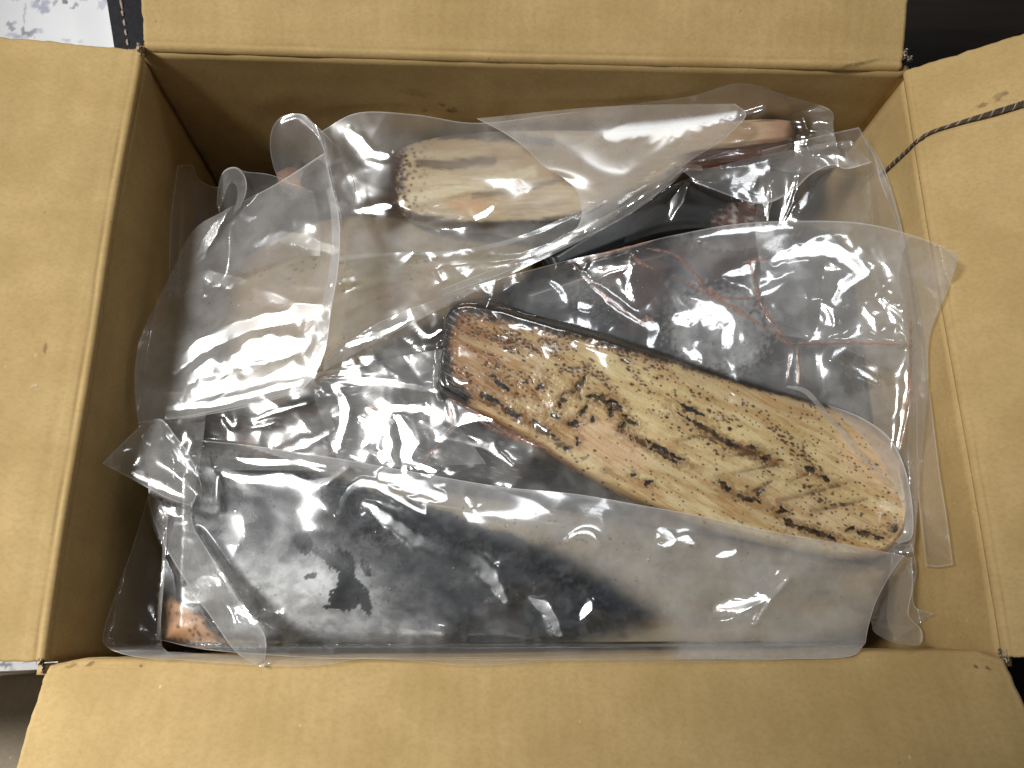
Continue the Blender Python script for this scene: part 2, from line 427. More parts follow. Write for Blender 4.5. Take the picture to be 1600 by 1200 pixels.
# underneath, seen through the film
f5 = fillet('fish_fillet', 'yellowish tan fillet dulled by milky film, between the big left bag and the topmost fillet',
    [[(335,430),(430,375),(540,338),(700,350),(850,385)], [(330,600),(420,640),(540,585),(660,520),(830,440)]], 150, 80, -0.078, 0.03,
    pale_color(lin(176,158,118), lin(120,98,66), lin(168,128,108), 3, -25, 0.35), RAWISH, 60)
def red_color(X, Y, u, v, d):
    n = fbm(X / 30, Y / 22, 41, 4); n2 = fbm(X / 6, Y / 6, 44, 3)
    C = mixc(lin(50,48,49) + 0 * X[..., None], mixc(lin(62,56,54) + 0 * X[..., None], lin(98,76,64), sstep(560, 450, X)), sstep(-0.15, 0.3, n))
    C = mixc(C, lin(205,200,200), 0.6 * sstep(0.15, 0.4, n2) * sstep(-0.1, 0.3, fbm(X / 40, Y / 40, 49)))
    return mixc(C, lin(140,96,68), 0.7 * blob(X, Y, 385, 690, 18, 12, 0, 5))
f7 = fillet('fish_fillet', 'brownish frosted fillet glimpsed between the big left bag and the black skinned fillet',
    [[(300,665),(380,650),(480,632),(600,612),(720,625)], [(300,775),(480,775),(620,775),(800,760),(880,745)]], 120, 50, -0.080, 0.03, red_color, RAWISH, 30)
def dim_color(X, Y, u, v, d):
    n = fbm(X / 70, Y / 50, 51, 4)
    C = mixc(lin(34,36,42) + 0 * X[..., None], lin(66,56,54), sstep(0.0, 0.3, n))
    C = mixc(C, lin(96,62,52), 0.4 * blob(X, Y, 985, 440, 60, 60, 40, 6))
    return mixc(C, lin(108,84,78), 0.4 * blob(X, Y, 1130, 400, 90, 40, 10, 9))
f6 = fillet('fish_fillet', 'dim dark grey fillet under crumpled film, behind the right half of the seared fillet',
    [[(800,440),(1000,372),(1150,345),(1300,365),(1385,430)], [(760,560),(950,610),(1150,650),(1330,700),(1400,720)]], 150, 90, -0.084, 0.03, dim_color, SKIN, 40)
def back_color(X, Y, u, v, d):
    n = fbm(X / 12, Y / 12, 61, 4)
    e = blob(X, Y, 1160, 348, 48, 34, -20, 3, 0.6)
    C = mixc(lin(24,25,28) + 0 * X[..., None], lin(104,76,66), e)
    return mixc(C, lin(215,210,210), 0.7 * e * sstep(-0.05, 0.4, n))
f4 = fillet('fish_fillet', 'glossy black skinned fillet with a frosty red end, below right end of topmost fillet',
    [[(840,395),(920,345),(1010,292),(1080,262),(1150,258),(1195,300)], [(860,440),(950,405),(1040,372),(1110,368),(1170,372),(1198,350)]], 140, 60, -0.072, 0.028, back_color, SKIN, 24)
def far_color(X, Y, u, v, d): return pale_color(lin(158,118,88), lin(90,62,42), lin(160,112,92), 71, 0)(X, Y, u, v, d)
f8 = fillet('fish_fillet', 'orange brown fillet tip showing through the film loop in the back left corner',
    [[(432,270),(446,262),(462,262),(476,272)], [(434,290),(448,298),(470,304),(484,300)]], 60, 34, -0.083, 0.025, far_color, RAWISH, 16)

# the topmost fillet at the back
def top_color(X, Y, u, v, d):
    A = X * .99 - Y * .12; B = X * .12 + Y * .99
    st = fbm(A / 150, B / 22, 81, 3)
    C = mixc(lin(198,176,140) + 0 * X[..., None], lin(216,198,164), sstep(-0.2, 0.5, st))
    C = mixc(C, lin(176,138,98), 0.5 * sstep(0.0, 0.5, fbm(A / 90, B / 24, 85)))
    s = lambda pts, w: sstep(1.0, 0.3, seg_dist(X, Y, pts)[0] / w + 0.5 * fbm(X / 18, Y / 7, 87, 3))
    C = mixc(C, lin(232,220,185), 0.8 * s([(625,315),(690,300),(760,285),(830,268)], 13))
    C = mixc(C, lin(70,66,68), 0.85 * s([(690,212),(720,210),(800,214),(860,222)], 11))
    C = mixc(C, lin(84,66,52), 0.7 * s([(655,254),(700,258),(770,250)], 11))
    C = mixc(C, lin(110,90,72), 0.6 * s([(740,306),(830,292),(880,280)], 7))
    C = mixc(C, lin(60,48,42), 0.8 * s([(640,338),(720,352),(830,352),(900,345)], 11))
    C = mixc(C, lin(215,165,115), 0.6 * blob(X, Y, 735, 322, 40, 10, 5, 4))
    C = mixc(C, lin(215,160,125), 0.7 * blob(X, Y, 1205, 205, 45, 22, 0, 14))
    C = mixc(C, lin(240,215,185), 0.8 * blob(X, Y, 1160, 208, 60, 10, -10, 15))
    C = mixc(C, lin(88,50,36), 0.95 * s([(1050,270),(1110,250),(1170,236),(1225,228)], 12))
    C = mixc(C, lin(160,95,65), 0.7 * s([(1090,252),(1140,243),(1210,232)], 5))
    C = mixc(C, lin(72,42,30), 0.85 * s([(1236,186),(1246,205),(1236,228)], 9))
    C = mixc(C, lin(50,27,16), 0.97 * sstep(34, 14, X - 606 + 26 * fbm(X / 14, Y / 12, 88)))
    b1, b2, idn = worley(X / 8, Y / 7, 93)
    C = mixc(C, lin(70,38,20), 0.9 * sstep(0.42, 0.25, b1) * (idn > 0.45) * sstep(690, 620, X))
    tip = sstep(1040, 1090, X); C = mixc(C, mixc(lin(226,198,166) + 0 * X[..., None], lin(198,160,134), sstep(1175, 1225, X + 20 * st)), tip * sstep(0.62, 0.48, v + 0.18 * st))
    C = mixc(C, lin(84,58,47), tip * sstep(0.50, 0.60, v + 0.18 * st)); C = mixc(C, lin(150,108,84), 0.7 * tip * sstep(0.80, 0.90, v + 0.15 * st))
    C = mixc(C, lin(70,40,30), 0.8 * sstep(9, 2, seg_dist(X, Y, [(1236,184),(1246,200),(1238,232)])[0] + 8 * st))
    return C * 0.92
f3 = fillet('fish_fillet', 'pale cream fillet with browned ends, topmost at the back under the milky folded film',
    [[(612,243),(640,226),(720,206),(850,194),(1000,190),(1150,180),(1215,174),(1246,184)], [(606,325),(650,350),(720,362),(850,358),(950,330),(1060,280),(1150,262),(1215,250),(1240,240)]], 330, 100,
    lambda X, Y, u, v: -0.058 + 0.016 * sstep(960, 1180, X), 0.03, top_color, RAWISH, 22, relief=lambda X, Y, u, v, d: 0.0016 * fbm(X / 120, Y / 18, 90, 3))

# the seared fillet on top in the middle
HT = [(694,494),(706,474),(732,466),(785,475),(837,490),(912,511),(987,533),(1100,572),(1180,600),(1300,634),(1356,660),(1390,690),(1410,722)]
HB = [(685,590),(688,612),(702,623),(755,655),(845,704),(912,745),(987,784),(1100,826),(1220,858),(1320,876),(1380,868),(1410,840),(1420,790)]
RIDGE = [(688,606),(732,614),(785,638),(837,668),(875,694),(960,742),(1050,790),(1200,838),(1320,862)]
CHAR_BLOBS = [(820,503,11,8,0),(848,500,9,5,10),(940,624,22,8,18),(962,634,16,8,25),(955,645,5,9,0),(984,657,16,6,30),(972,668,7,9,0),
  (905,602,5,18,35),(880,625,13,5,-60),(912,643,14,5,-40),(896,662,12,7,0),(866,650,14,5,30),(850,672,20,7,25),(838,662,16,6,30),(800,645,22,6,30),(765,622,22,6,25),
  (782,600,18,6,35),(770,588,8,4,0),(845,605,5,10,40),(925,655,6,5,0),(1000,690,26,5,28),(1035,709,30,6,27),(1055,722,10,4,40),(1012,755,8,5,0),(990,742,6,5,0),(903,690,5,7,0),(885,700,6,5,0),
  (1035,702,40,4,28),(1172,700,14,6,5),(1195,716,14,7,5),(1168,779,24,6,14),(1185,770,10,5,-20),(1262,733,14,7,20),(1290,748,14,5,25),(1130,757,12,7,30),(1138,765,8,5,20),
  (1222,797,9,7,0),(1236,818,20,6,30),(1262,828,16,6,20),(1282,833,16,7,25),(1300,840,12,5,20),(1328,827,9,4,-10),(1352,834,14,6,5),(1372,839,12,5,10),(1397,826,9,6,-50),
  (1170,706,30,4,22),(1100,668,46,5,28),(1135,690,30,5,28),(710,490,9,5,-30),(706,612,16,8,10),(730,618,12,5,15),(707,523,5,5,0),(1080,640,24,5,28),(700,560,5,12,0)]
SLASHES = [[(1150,740),(1183,733),(1217,726)],[(1131,712),(1160,711),(1187,708)],[(1150,776),(1180,768),(1206,752)],[(1217,784),(1260,773),(1300,762),(1322,756)],
  [(1270,801),(1310,791),(1349,782)],[(1232,754),(1262,741)],[(1060,690),(1090,682),(1130,686)],[(872,622),(882,614),(896,613)],[(896,598),(905,610),(908,622)]]
def hero_color(X, Y, u, v, d):
    a = math.radians(22); A = X * math.cos(a) + Y * math.sin(a); B = -X * math.sin(a) + Y * math.cos(a)
    a2 = math.radians(33); A2 = X * math.cos(a2) + Y * math.sin(a2); B2 = -X * math.sin(a2) + Y * math.cos(a2)
    fine = fbm(A2 / 55, B2 / 3.2, 101, 3); mid = fbm(A / 130, B / 14, 103, 4); big = fbm(A / 170, B / 60, 105, 3)
    C = mixc(lin(216,197,156) + 0 * X[..., None], lin(192,160,112), sstep(-0.25, 0.35, mid))
    C = mixc(C, lin(228,208,156), 0.5 * blob(X, Y, 1010, 640, 170, 60, 25, 21) + 0.4 * blob(X, Y, 1240, 720, 150, 50, 22, 22))
    C = mixc(C, lin(226,192,160), 0.65 * blob(X, Y, 950, 690, 75, 34, 30, 23) + 0.5 * blob(X, Y, 1360, 720, 60, 40, 35, 24))
    C = mixc(C, lin(222,196,160), 0.5 * blob(X, Y, 1280, 800, 90, 24, 15, 25))
    brown = 0.80 * sstep(1010, 740, X + 0.35 * (Y - 500)) + 0.55 * sstep(38, 6, seg_dist(X, Y, HT)[0] + 14 * mid)
    C = mixc(C, lin(150,104,60), np.clip(brown * (0.95 + 0.7 * mid), 0, 0.94))
    C = mixc(C, lin(178,132,82), 0.45 * sstep(0.12, 0.4, fbm(A / 60, B / 20, 109, 3)))
    C = mixc(C, lin(120,78,40), np.clip(0.20 * sstep(0.05, 0.45, fine) , 0, 1))
    C = mixc(C, lin(240,222,184), 0.22 * sstep(0.08, 0.42, -fine))
    # rows of small browned dots
    dist_t = seg_dist(X, Y, HT)[0]; rd, rs, rp = seg_dist(X, Y, RIDGE)
    band = sstep(62, 20, seg_dist(X, Y, [(800,520),(930,560),(1060,620),(1180,690),(1290,750),(1380,800)])[0])
    dens = 0.50 * sstep(1000, 800, X) * sstep(150, 70, dist_t) + 0.42 * band + 0.03 + 0.25 * sstep(1120, 1260, X) * sstep(0.0, 0.2, big)
    dens = dens * (0.06 + 1.25 * sstep(1420, 1150, X) ** 0.5 * sstep(-0.08, 0.28, fbm(A / 60, B / 26, 113, 3)))
    C = mixc(C, lin(140,94,50), np.clip(0.95 * dens, 0, 0.6) * (0.7 + 0.6 * fbm(A / 30, B / 5, 118, 3)))
    for sx, sy, rr, sd, k in ((10.0, 6.6, 0.41, 121, 1.0), (7.0, 4.8, 0.41, 127, 1.0), (16, 9, 0.33, 131, 1.0)):
        b1, b2, idn = worley(A / sx, B / sy, sd)
        spot = sstep(rr, rr * 0.5, b1) * (idn < dens * (1.0 if sx < 12 else 0.55))
        tone = lin(66,38,18) if sx > 8 else lin(48,28,14)
        C = mixc(C, tone, k * spot * (0.62 + 0.38 * _hash((A / sx).astype(int), (B / sy).astype(int), 5)))
    b1, b2, idn = worley(X / 6.5, Y / 6.5, 137)
    C = mixc(C, lin(30,20,12), 0.9 * sstep(0.26, 0.14, b1) * (idn < 0.10 + 0.12 * sstep(1180, 1300, X)))
    # the lower side below the ridge is paler with dark scorching along the ridge's left half
    low = sstep(-2, 10, rs * rd) if False else sstep(0, 14, np.where(rs > 0, rd, -rd))
    C = mixc(C, lin(218,192,150), 0.6 * low * sstep(0.3, -0.2, mid))
    b1, b2, idn = worley(X / 11, Y / 8, 147); C = mixc(C, lin(40,26,14), 0.85 * low * sstep(0.30, 0.18, b1) * (idn < 0.22))
    C = mixc(C, lin(32,20,12), 0.9 * sstep(9, 2, rd + 9 * fbm(X / 9, Y / 6, 141, 3)) * sstep(1000, 860, X) * sstep(-0.12, 0.16, fbm(X / 24, Y / 16, 144, 2)))
    C = mixc(C, lin(150,80,62), 0.5 * sstep(12, 2, d) * low * sstep(1000, 800, X))
    for i, (x, y, rx, ry, an) in enumerate(CHAR_BLOBS):
        s = (np.abs(X - x) < 70) & (np.abs(Y - y) < 70)
        if s.any(): C[s] = mixc(C[s], lin(24,15,9), 0.98 * blob(X[s], Y[s], x, y, rx * 0.86, ry * 0.86, an, 150 + i, 1.2))
        if s.any(): C[s] = mixc(C[s], lin(130,88,44), 0.4 * blob(X[s], Y[s], x, y, rx * 1.9, ry * 1.9, an, 250 + i, 0.8) * (1 - blob(X[s], Y[s], x, y, rx, ry, an, 150 + i, 0.75)))
    for i, pl in enumerate(SLASHES):
        dd, _, pp = seg_dist(X, Y, pl); C = mixc(C, lin(52,37,24), 0.66 * sstep(3.2, 0.4, dd + 3.2 * fbm(X / 12, Y / 6, 160 + i, 2)) * (0.35 + 0.65 * sstep(0.1, 0.6, pp)))
        C = mixc(C, lin(136,102,62), 0.28 * sstep(12, 2, dd + 5 * fbm(X / 14, Y / 9, 190 + i, 2)))
    # scorched rim: upper edge and left end
    wr = (30 + 16 * fbm(X / 40, Y / 40, 171)) * (0.25 + 0.75 * sstep(1250, 800, X)) * sstep(1380, 1250, X) + 1.5
    C = mixc(C, lin(16,11,8), 0.97 * sstep(1.0, 0.45, dist_t / np.maximum(wr, 2) + 0.3 * fbm(X / 8, Y / 8, 173)))
    dl = seg_dist(X, Y, [(706,474),(694,494),(686,540),(685,590),(689,612),(712,622)])[0]
    C = mixc(C, lin(112,70,38), 0.6 * sstep(44, 10, dl + 14 * mid))
    C = mixc(C, lin(16,11,8), 0.98 * sstep(1.0, 0.5, dl / (20.0 + 10.0 * sstep(520, 600, Y)) + 0.40 * fbm(X / 8, Y / 8, 175)))
    return np.clip(C * [1.10, 1.10, 1.06], 0.004, 1)
def hero_relief(X, Y, u, v, d):
    a = math.radians(33); A = X * math.cos(a) + Y * math.sin(a); B = -X * math.sin(a) + Y * math.cos(a)
    rd, rs, rp = seg_dist(X, Y, RIDGE); low = np.where(rs > 0, rd, -rd)
    z = -0.012 * sstep(-8, 75, low)
    z = z + 0.0011 * fbm(X / 90, Y / 60, 181, 3) + 0.00022 * fbm(A / 60, B / 6, 183, 3)
    rip = sstep(70, 20, np.hypot((X - 845) * 0.6, Y - 620))
    z = z + 0.0003 * rip * np.sin((A * 0.5 - B) / 5.0 + 3 * fbm(X / 20, Y / 20, 185)) + 0.00025 * rip * fbm(X / 6, Y / 6, 187, 3)
    for pl in SLASHES: z = z - 0.0005 * sstep(6, 0, seg_dist(X, Y, pl)[0])
    for x, y, rx, ry, an in CHAR_BLOBS[2:11]: z = z - 0.0010 * blob(X, Y, x, y, rx, ry, an, 190, 0.5)
    return z
hero = fillet('fish_fillet', 'seared cream fillet with scorched rim, uppermost in the middle of the box', [HT, HB], 560, 250,
    lambda X, Y, u, v: -0.0445 - 0.006 * sstep(1100, 1430, X), 0.032, hero_color, SEARED, 15, relief=hero_relief, etch=0.00025)

# the front fillet, skin side up
def front_color(X, Y, u, v, d):
    tipd = seg_dist(X, Y, [(255,690),(500,735),(700,800),(870,858),(960,905),(1040,965)])
    low = seg_dist(X, Y, [(255,935),(300,950),(340,1000),(420,1008),(700,1016),(900,1010),(1000,985),(1040,965)])
    ins = (np.where(tipd[1] > 0, tipd[0], -tipd[0])); ins2 = np.where(low[1] < 0, low[0], -low[0])
    m_ = np.minimum(ins, ins2) + 9 * fbm(X / 26, Y / 26, 201, 4)
    k = sstep(-5 - 22 * sstep(760, 1000, X), 6 + 16 * sstep(760, 1000, X), m_)
    flesh = mixc(lin(150,141,122) + 0 * X[..., None], lin(160,143,116), sstep(-0.2, 0.3, fbm(X / 120, Y / 25, 203, 4)))
    flesh = mixc(flesh, lin(186,142,106), sstep(400, 300, X) * sstep(880, 930, Y))
    flesh = mixc(flesh, lin(112,94,82), 0.5 * sstep(0.05, 0.35, fbm(X / 60, Y / 30, 207, 3)))
    b1, b2, idn = worley(X / 9, Y / 9, 209)
    flesh = mixc(flesh, lin(60,36,24), 0.8 * sstep(0.4, 0.2, b1) * (idn > 0.6) * sstep(360, 330, X))
    skin = mixc(lin(22,25,30) + 0 * X[..., None], lin(40,45,53), sstep(-0.2, 0.35, fbm(X / 90, Y / 40, 211, 4)))
    return mixc(flesh, skin, k)
front = fillet('fish_fillet', 'black skinned fillet lying along the front edge of the box under frosted film',
    [[(262,700),(330,705),(500,730),(700,768),(900,800),(1100,835),(1300,870),(1390,890)], [(256,1000),(330,1012),(500,1026),(700,1028),(900,1028),(1100,1022),(1280,1010),(1350,985)]], 420, 130,
    lambda X, Y, u, v: -0.046 - 0.008 * sstep(850, 1350, X), 0.032, front_color, SKIN, 28, relief=lambda X, Y, u, v, d: 0.0012 * fbm(X / 120, Y / 60, 213, 3))
# ------------------------------------------------------------------ clear bags
def film_mat(name, rough=0.11, tint=(0.90, 0.90, 0.90), scale=1.0, dew=0.5):
    m, nt, out = mat(name); b = NB(nt)
    co = b.n('TexCoord').outputs['Object']
    hz = b.attr('haze').outputs['Fac']; ed = b.attr('edge').outputs['Fac']; fr = b.attr('frost').outputs['Fac']
    n1 = b.noise(co, 55 * scale, 4, 0.6); n2 = b.noise(co, 1500, 2, 0.6); n3 = b.noise(co, 260, 4, 0.7)
    dv = b.n('TexVoronoi', Scale=520.0); b.put(dv.inputs['Vector'], co)
    dsel = b.ramp(b.n('SeparateColor', i0=dv.outputs['Color']).outputs[0], 0.86, 0.88)
    drop = b.math('MULTIPLY', b.ramp(dv.outputs['Distance'], 0.10, 0.30, 1.0, 0.0), dsel)
    drop = b.math('MULTIPLY', drop, b.ramp(b.noise(co, 30, 2, 0.5), 0.45, 0.62, 0.0, dew))
    h = b.math('ADD', b.math('MULTIPLY', n3, 0.10), b.math('MULTIPLY', n2, 0.03))
    bp = b.n('Bump', Strength=0.14, Distance=0.0004, Height=b.math('ADD', h, b.math('MULTIPLY', drop, 0.6)))
    # how much of the film scatters light: haze, more when seen aslant; free edges painted brighter for the light they catch
    lw = b.n('LayerWeight', Blend=0.5)
    slant = b.math('POWER', lw.outputs['Facing'], 2.2)
    a = b.math('MULTIPLY', hz, b.ramp(n1, 0.25, 0.75, 0.75, 1.25))
    a = b.math('ADD', a, b.math('MULTIPLY', fr, b.ramp(n3, 0.3, 0.7, 0.82, 1.08)))
    a = b.math('ADD', a, b.math('MULTIPLY', slant, 0.16))
    a = b.math('ADD', a, b.math('MULTIPLY', ed, 0.5), True)
    tr = b.n('BsdfTransparent', Color=(0.955, 0.955, 0.95, 1))
    df = b.n('BsdfDiffuse', Color=(*tint, 1), Normal=bp.outputs[0]); tl = b.n('BsdfTranslucent', Color=(*tint, 1))
    sc = b.n('MixShader', i0=0.45); nt.links.new(df.outputs[0], sc.inputs[1]); nt.links.new(tl.outputs[0], sc.inputs[2])
    m1 = b.n('MixShader'); b.put(m1.inputs[0], b.math('MINIMUM', a, 0.92)); nt.links.new(tr.outputs[0], m1.inputs[1]); nt.links.new(sc.outputs[0], m1.inputs[2])
    g1 = b.n('BsdfGlossy', Color=(1, 1, 1, 1), Roughness=rough, Normal=bp.outputs[0]); g2 = b.n('BsdfGlossy', Color=(0.95, 0.97, 1, 1), Roughness=0.24, Normal=bp.outputs[0])
    gl = b.n('MixShader', i0=0.32); nt.links.new(g1.outputs[0], gl.inputs[1]); nt.links.new(g2.outputs[0], gl.inputs[2])
    f5 = b.math('POWER', lw.outputs['Facing'], 5.0)
    fres = b.math('ADD', b.math('MULTIPLY', f5, 0.8), 0.085)
    m2 = b.n('MixShader'); b.put(m2.inputs[0], fres); nt.links.new(m1.outputs[0], m2.inputs[1]); nt.links.new(gl.outputs[0], m2.inputs[2])
    nt.links.new(m2.outputs[0], out.inputs[0]); return m
FILM = film_mat('clear_film'); FILM_MILKY = film_mat('milky_film', 0.2, (0.86, 0.84, 0.82), dew=0.25)
FILM_WET = film_mat('tight_wet_film', 0.09, (0.89, 0.90, 0.91), dew=0.6)

def film(name, parent, rails, haze=0.12, strokes=(), wr=0.0008, wl=60.0, fac=0.0, fl=70.0, seed=1, free='', gap=0.0008, m_=None, step=3.0,
         drape=True, frost=None, material=None, slack=6, clear_contact=0.0):
    L = max(np.linalg.norm(np.diff(np.asarray(r, float)[:, :2], axis=0), axis=1).sum() for r in rails)
    n = int(max(12, min(620, L / step)))
    Wd = sum(max(np.hypot(a[0][0] - c[0][0], a[0][1] - c[0][1]), np.hypot(a[-1][0] - c[-1][0], a[-1][1] - c[-1][1]), np.hypot(a[len(a)//2][0] - c[len(c)//2][0], a[len(a)//2][1] - c[len(c)//2][1])) for a, c in zip(rails[:-1], rails[1:]))
    m = int(max(8, min(420, Wd / step)))
    G = loft(rails, n, m); X, Y, Z = G[..., 0], G[..., 1], G[..., 2].copy()
    ang = seed * 0.7; c_, s_ = math.cos(ang), math.sin(ang)
    A = X * c_ + Y * s_; B = -X * s_ + Y * c_
    if drape:
        under = hm_at(blur(HM, slack), X, Y) + gap
        k = 0.0012; Z = np.where(np.abs(Z - under) > 6 * k, np.maximum(Z, under), Z + k * np.log1p(np.exp((under - Z) / k)))
    if fac: Z = Z + fac * (facets(A / fl, B / fl, seed) + 0.20 * facets(B / (fl * .45) + 3, A / (fl * .45), seed + 5))
    Z = Z + wr * (fbm(A / wl, B / (wl * 0.7), seed + 11, 2, 0.35) + 0.30 * (1 - 2 * np.abs(vnoise(A / wl + 5, B / (wl * .6), seed + 31))))
    for st in strokes:
        pts, hgt, wid = st[0], st[1], st[2]; sharp = st[3] if len(st) > 3 else 1.4
        dd, ss, pp = seg_dist(X, Y, resample(pts, 14) if len(pts) > 2 else pts)
        w2 = wid * np.where(ss > 0, 1.0, st[4] if len(st) > 4 else 1.0)
        Z = Z + 0.35 * hgt * np.exp(-(dd / w2) ** sharp) * np.clip(np.minimum(pp, 1 - pp) * 5 + 0.35, 0, 1)
    if len(strokes): Z = catch_light(P(X, Y, Z), X, Y, strokes)
    if drape:
        hm = hm_at(HM, X, Y); contact = sstep(0.0030, 0.0006, Z - hm)
        Z = np.maximum(Z, hm + 0.0003)
    else: contact = np.zeros_like(Z)
    hz = (haze(X, Y) if callable(haze) else np.full(X.shape, float(haze))) * (1 - clear_contact * contact)
    e = np.zeros_like(X)
    for ch, sl in (('a', np.s_[:, :1]), ('b', np.s_[:, -1:]), ('s', np.s_[:1, :]), ('t', np.s_[-1:, :])):
        if ch in free: e[sl] = 1.0
    fr = frost(X, Y) if frost else np.zeros_like(X)
    p = keep_inside(P(X, Y, Z)); hm_add(X, Y, Z)
    ob = link(name, p, grid_faces(n, m)[:, ::-1], material or FILM, parent, attrs={'haze': hz, 'edge': e, 'frost': fr})
    return ob
LAMPS = [np.array(o.location) for o in SC.objects if o.type == 'LIGHT']
def catch_light(p, X, Y, strokes, screen=0.003):
    """bend the film in narrow folds so that it faces half way between the eye and one of the lamps, as the folds of the bag do"""
    n, m = X.shape; Z0 = p[..., 2]
    M = np.zeros((n, m)); SX = np.zeros((n, m)); SY = np.zeros((n, m))
    gu = np.gradient(p, axis=0); gv = np.gradient(p, axis=1)
    nr = np.cross(gu, gv); nr *= np.sign(nr[..., 2:]) ; sx0 = -nr[..., 0] / (nr[..., 2] + 1e-12); sy0 = -nr[..., 1] / (nr[..., 2] + 1e-12)
    V = CAMP - p; V /= np.linalg.norm(V, axis=-1, keepdims=True)
    for st in strokes:
        pts, wid = st[0], st[2] * 1.0
        dd, ss, pp = seg_dist(X, Y, resample(pts, 14) if len(pts) > 2 else pts)
        w = wid * (0.45 + 0.55 * np.sin(np.pi * np.clip(pp, 0.05, 0.95))) * (1 + 0.5 * vnoise(X / 16, Y / 16, 77))
        mk = sstep(1.1, 0.55, dd / w)
        if mk.max() < 0.3: continue
        best = None
        for L in LAMPS:
            l = L - p; l /= np.linalg.norm(l, axis=-1, keepdims=True); h = l + V
            hx = -h[..., 0] / h[..., 2]; hy = -h[..., 1] / h[..., 2]; hx, hy = hx, hy
            e = (mk * ((hx - sx0) ** 2 + (hy - sy0) ** 2)).sum() * (1.0 if L[0] < 0 else 1.5)
            if best is None or e < best[0]: best = (e, hx, hy)
        up = mk > M; M = np.where(up, mk, M); SX = np.where(up, best[1], SX); SY = np.where(up, best[2], SY)
    if M.max() == 0: return Z0
    def edges(ax):
        a = np.s_[:-1, :] if ax == 0 else np.s_[:, :-1]; c = np.s_[1:, :] if ax == 0 else np.s_[:, 1:]
        dx = p[c][..., 0] - p[a][..., 0]; dy = p[c][..., 1] - p[a][..., 1]
        mk = 0.5 * (M[a] + M[c]); tgt = (1 - mk) * (Z0[c] - Z0[a]) + mk * (0.5 * (SX[a] + SX[c]) * dx + 0.5 * (SY[a] + SY[c]) * dy)
        return a, c, tgt, 1 + 90 * mk
    E = [edges(0), edges(1)]
    def mul(z):
        r = screen * z
        for a, c, t, w in E:
            d = w * (z[c] - z[a]); r[c] += d; r[a] -= d
        return r
    rhs = screen * Z0.copy()
    for a, c, t, w in E:
        d = w * t; rhs[c] += d; rhs[a] -= d
    z = Z0.copy(); r = rhs - mul(z); q = r.copy(); rr = (r * r).sum()
    for _ in range(380):
        Aq = mul(q); al = rr / ((q * Aq).sum() + 1e-30); z += al * q; r -= al * Aq; r2 = (r * r).sum()
        if r2 < 1e-14: break
        q = r + (r2 / rr) * q; rr = r2
    return z
def streaks(parent, lines, col):
    """thin lines of juice caught in the creases of the film"""
    for pts, w in lines:
        q = resample(np.asarray(pts, float), max(8, int(len(pts) * 9)))
        t = np.gradient(q, axis=0); t /= np.linalg.norm(t, axis=1)[:, None] + 1e-9; nn = np.stack([-t[:, 1], t[:, 0]], 1)
        s = np.linspace(0, 1, len(q)); ww = w * (0.45 + 0.55 * np.abs(vnoise(s * 7, s * 0 + w, 9)) * 1.6) * (0.35 + 0.65 * np.sin(np.pi * np.clip(s, 0.04, 0.96)))
        rows = []
        for k, lift in ((-1, 0.0002), (-0.4, 0.0007), (0.4, 0.0007), (1, 0.0002)):
            c = q + nn * (ww * k)[:, None]; rows.append((c[:, 0], c[:, 1], hm_at(HM, c[:, 0], c[:, 1]) + lift))
        X = np.stack([r[0] for r in rows], 1); Y = np.stack([r[1] for r in rows], 1); Z = np.stack([r[2] for r in rows], 1)
        link('juice_streak', keep_inside(P(X, Y, Z)), grid_faces(len(q), 4)[:, ::-1], col, parent)
def drop_mat():
    m, nt, out = mat('water'); b = NB(nt)
    tr = b.n('BsdfTransparent', Color=(0.9, 0.9, 0.9, 1)); g = b.n('BsdfGlossy', Roughness=0.04)
    lw = b.n('LayerWeight', Blend=0.5); x = b.n('MixShader')
    b.put(x.inputs[0], b.math('ADD', b.math('MULTIPLY', b.math('POWER', lw.outputs['Facing'], 4.0), 0.7), 0.10)); nt.links.new(tr.outputs[0], x.inputs[1]); nt.links.new(g.outputs[0], x.inputs[2])
    nt.links.new(x.outputs[0], out.inputs[0]); return m
WATER = drop_mat()
def droplets(parent, spots, seed):
    """beads of water on the film, scattered round the given spots (x, y, spread x, spread y, count)"""
    r = np.random.default_rng(seed); V, F = [], []
    for x, y, sx, sy, cnt in spots:
        for _ in range(cnt):
            a = math.tau * r.random(); q = math.sqrt(r.random()); px, py = x + sx * q * math.cos(a), y + sy * q * math.sin(a)
            z = float(hm_at(HM, px, py)); c = clamp_inside(P(px, py, z + 0.0001)[None])[0]; rad = 0.00034 + 0.0006 * r.random() ** 3; k = len(V); e = 0.7 + 0.6 * r.random()
            for ring_, (rr, h) in enumerate(((1, 0), (0.72, 0.42), (0.0, 0.62))):
                if rr == 0: V.append(c + [0, 0, h * rad]); continue
                for i in range(7): t = math.tau * i / 7; V.append(c + [rad * rr * e * math.cos(t), rad * rr / e * math.sin(t), h * rad])
            for i in range(7):
                j = (i + 1) % 7; F += [(k + i, k + j, k + 7 + j, k + 7 + i), (k + 7 + i, k + 7 + j, k + 14)]
    o = link('water_droplets', V, F, WATER, parent); o['kind'] = 'stuff'
def juice_mat():
    m, nt, out = mat('thin_juice'); b = NB(nt)
    co = b.n('TexCoord').outputs['Object']; n = b.noise(co, 400, 3, 0.6)
    p = b.n('BsdfPrincipled', Base__Color=b.mix(n, (0.42, 0.20, 0.16, 1), (0.58, 0.42, 0.36, 1)), Roughness=0.15)
    tr = b.n('BsdfTransparent', Color=(0.98, 0.90, 0.86, 1))
    x = b.n('MixShader'); b.put(x.inputs[0], b.ramp(n, 0.3, 0.75, 0.12, 0.55)); nt.links.new(tr.outputs[0], x.inputs[1]); nt.links.new(p.outputs[0], x.inputs[2])
    nt.links.new(x.outputs[0], out.inputs[0]); return m
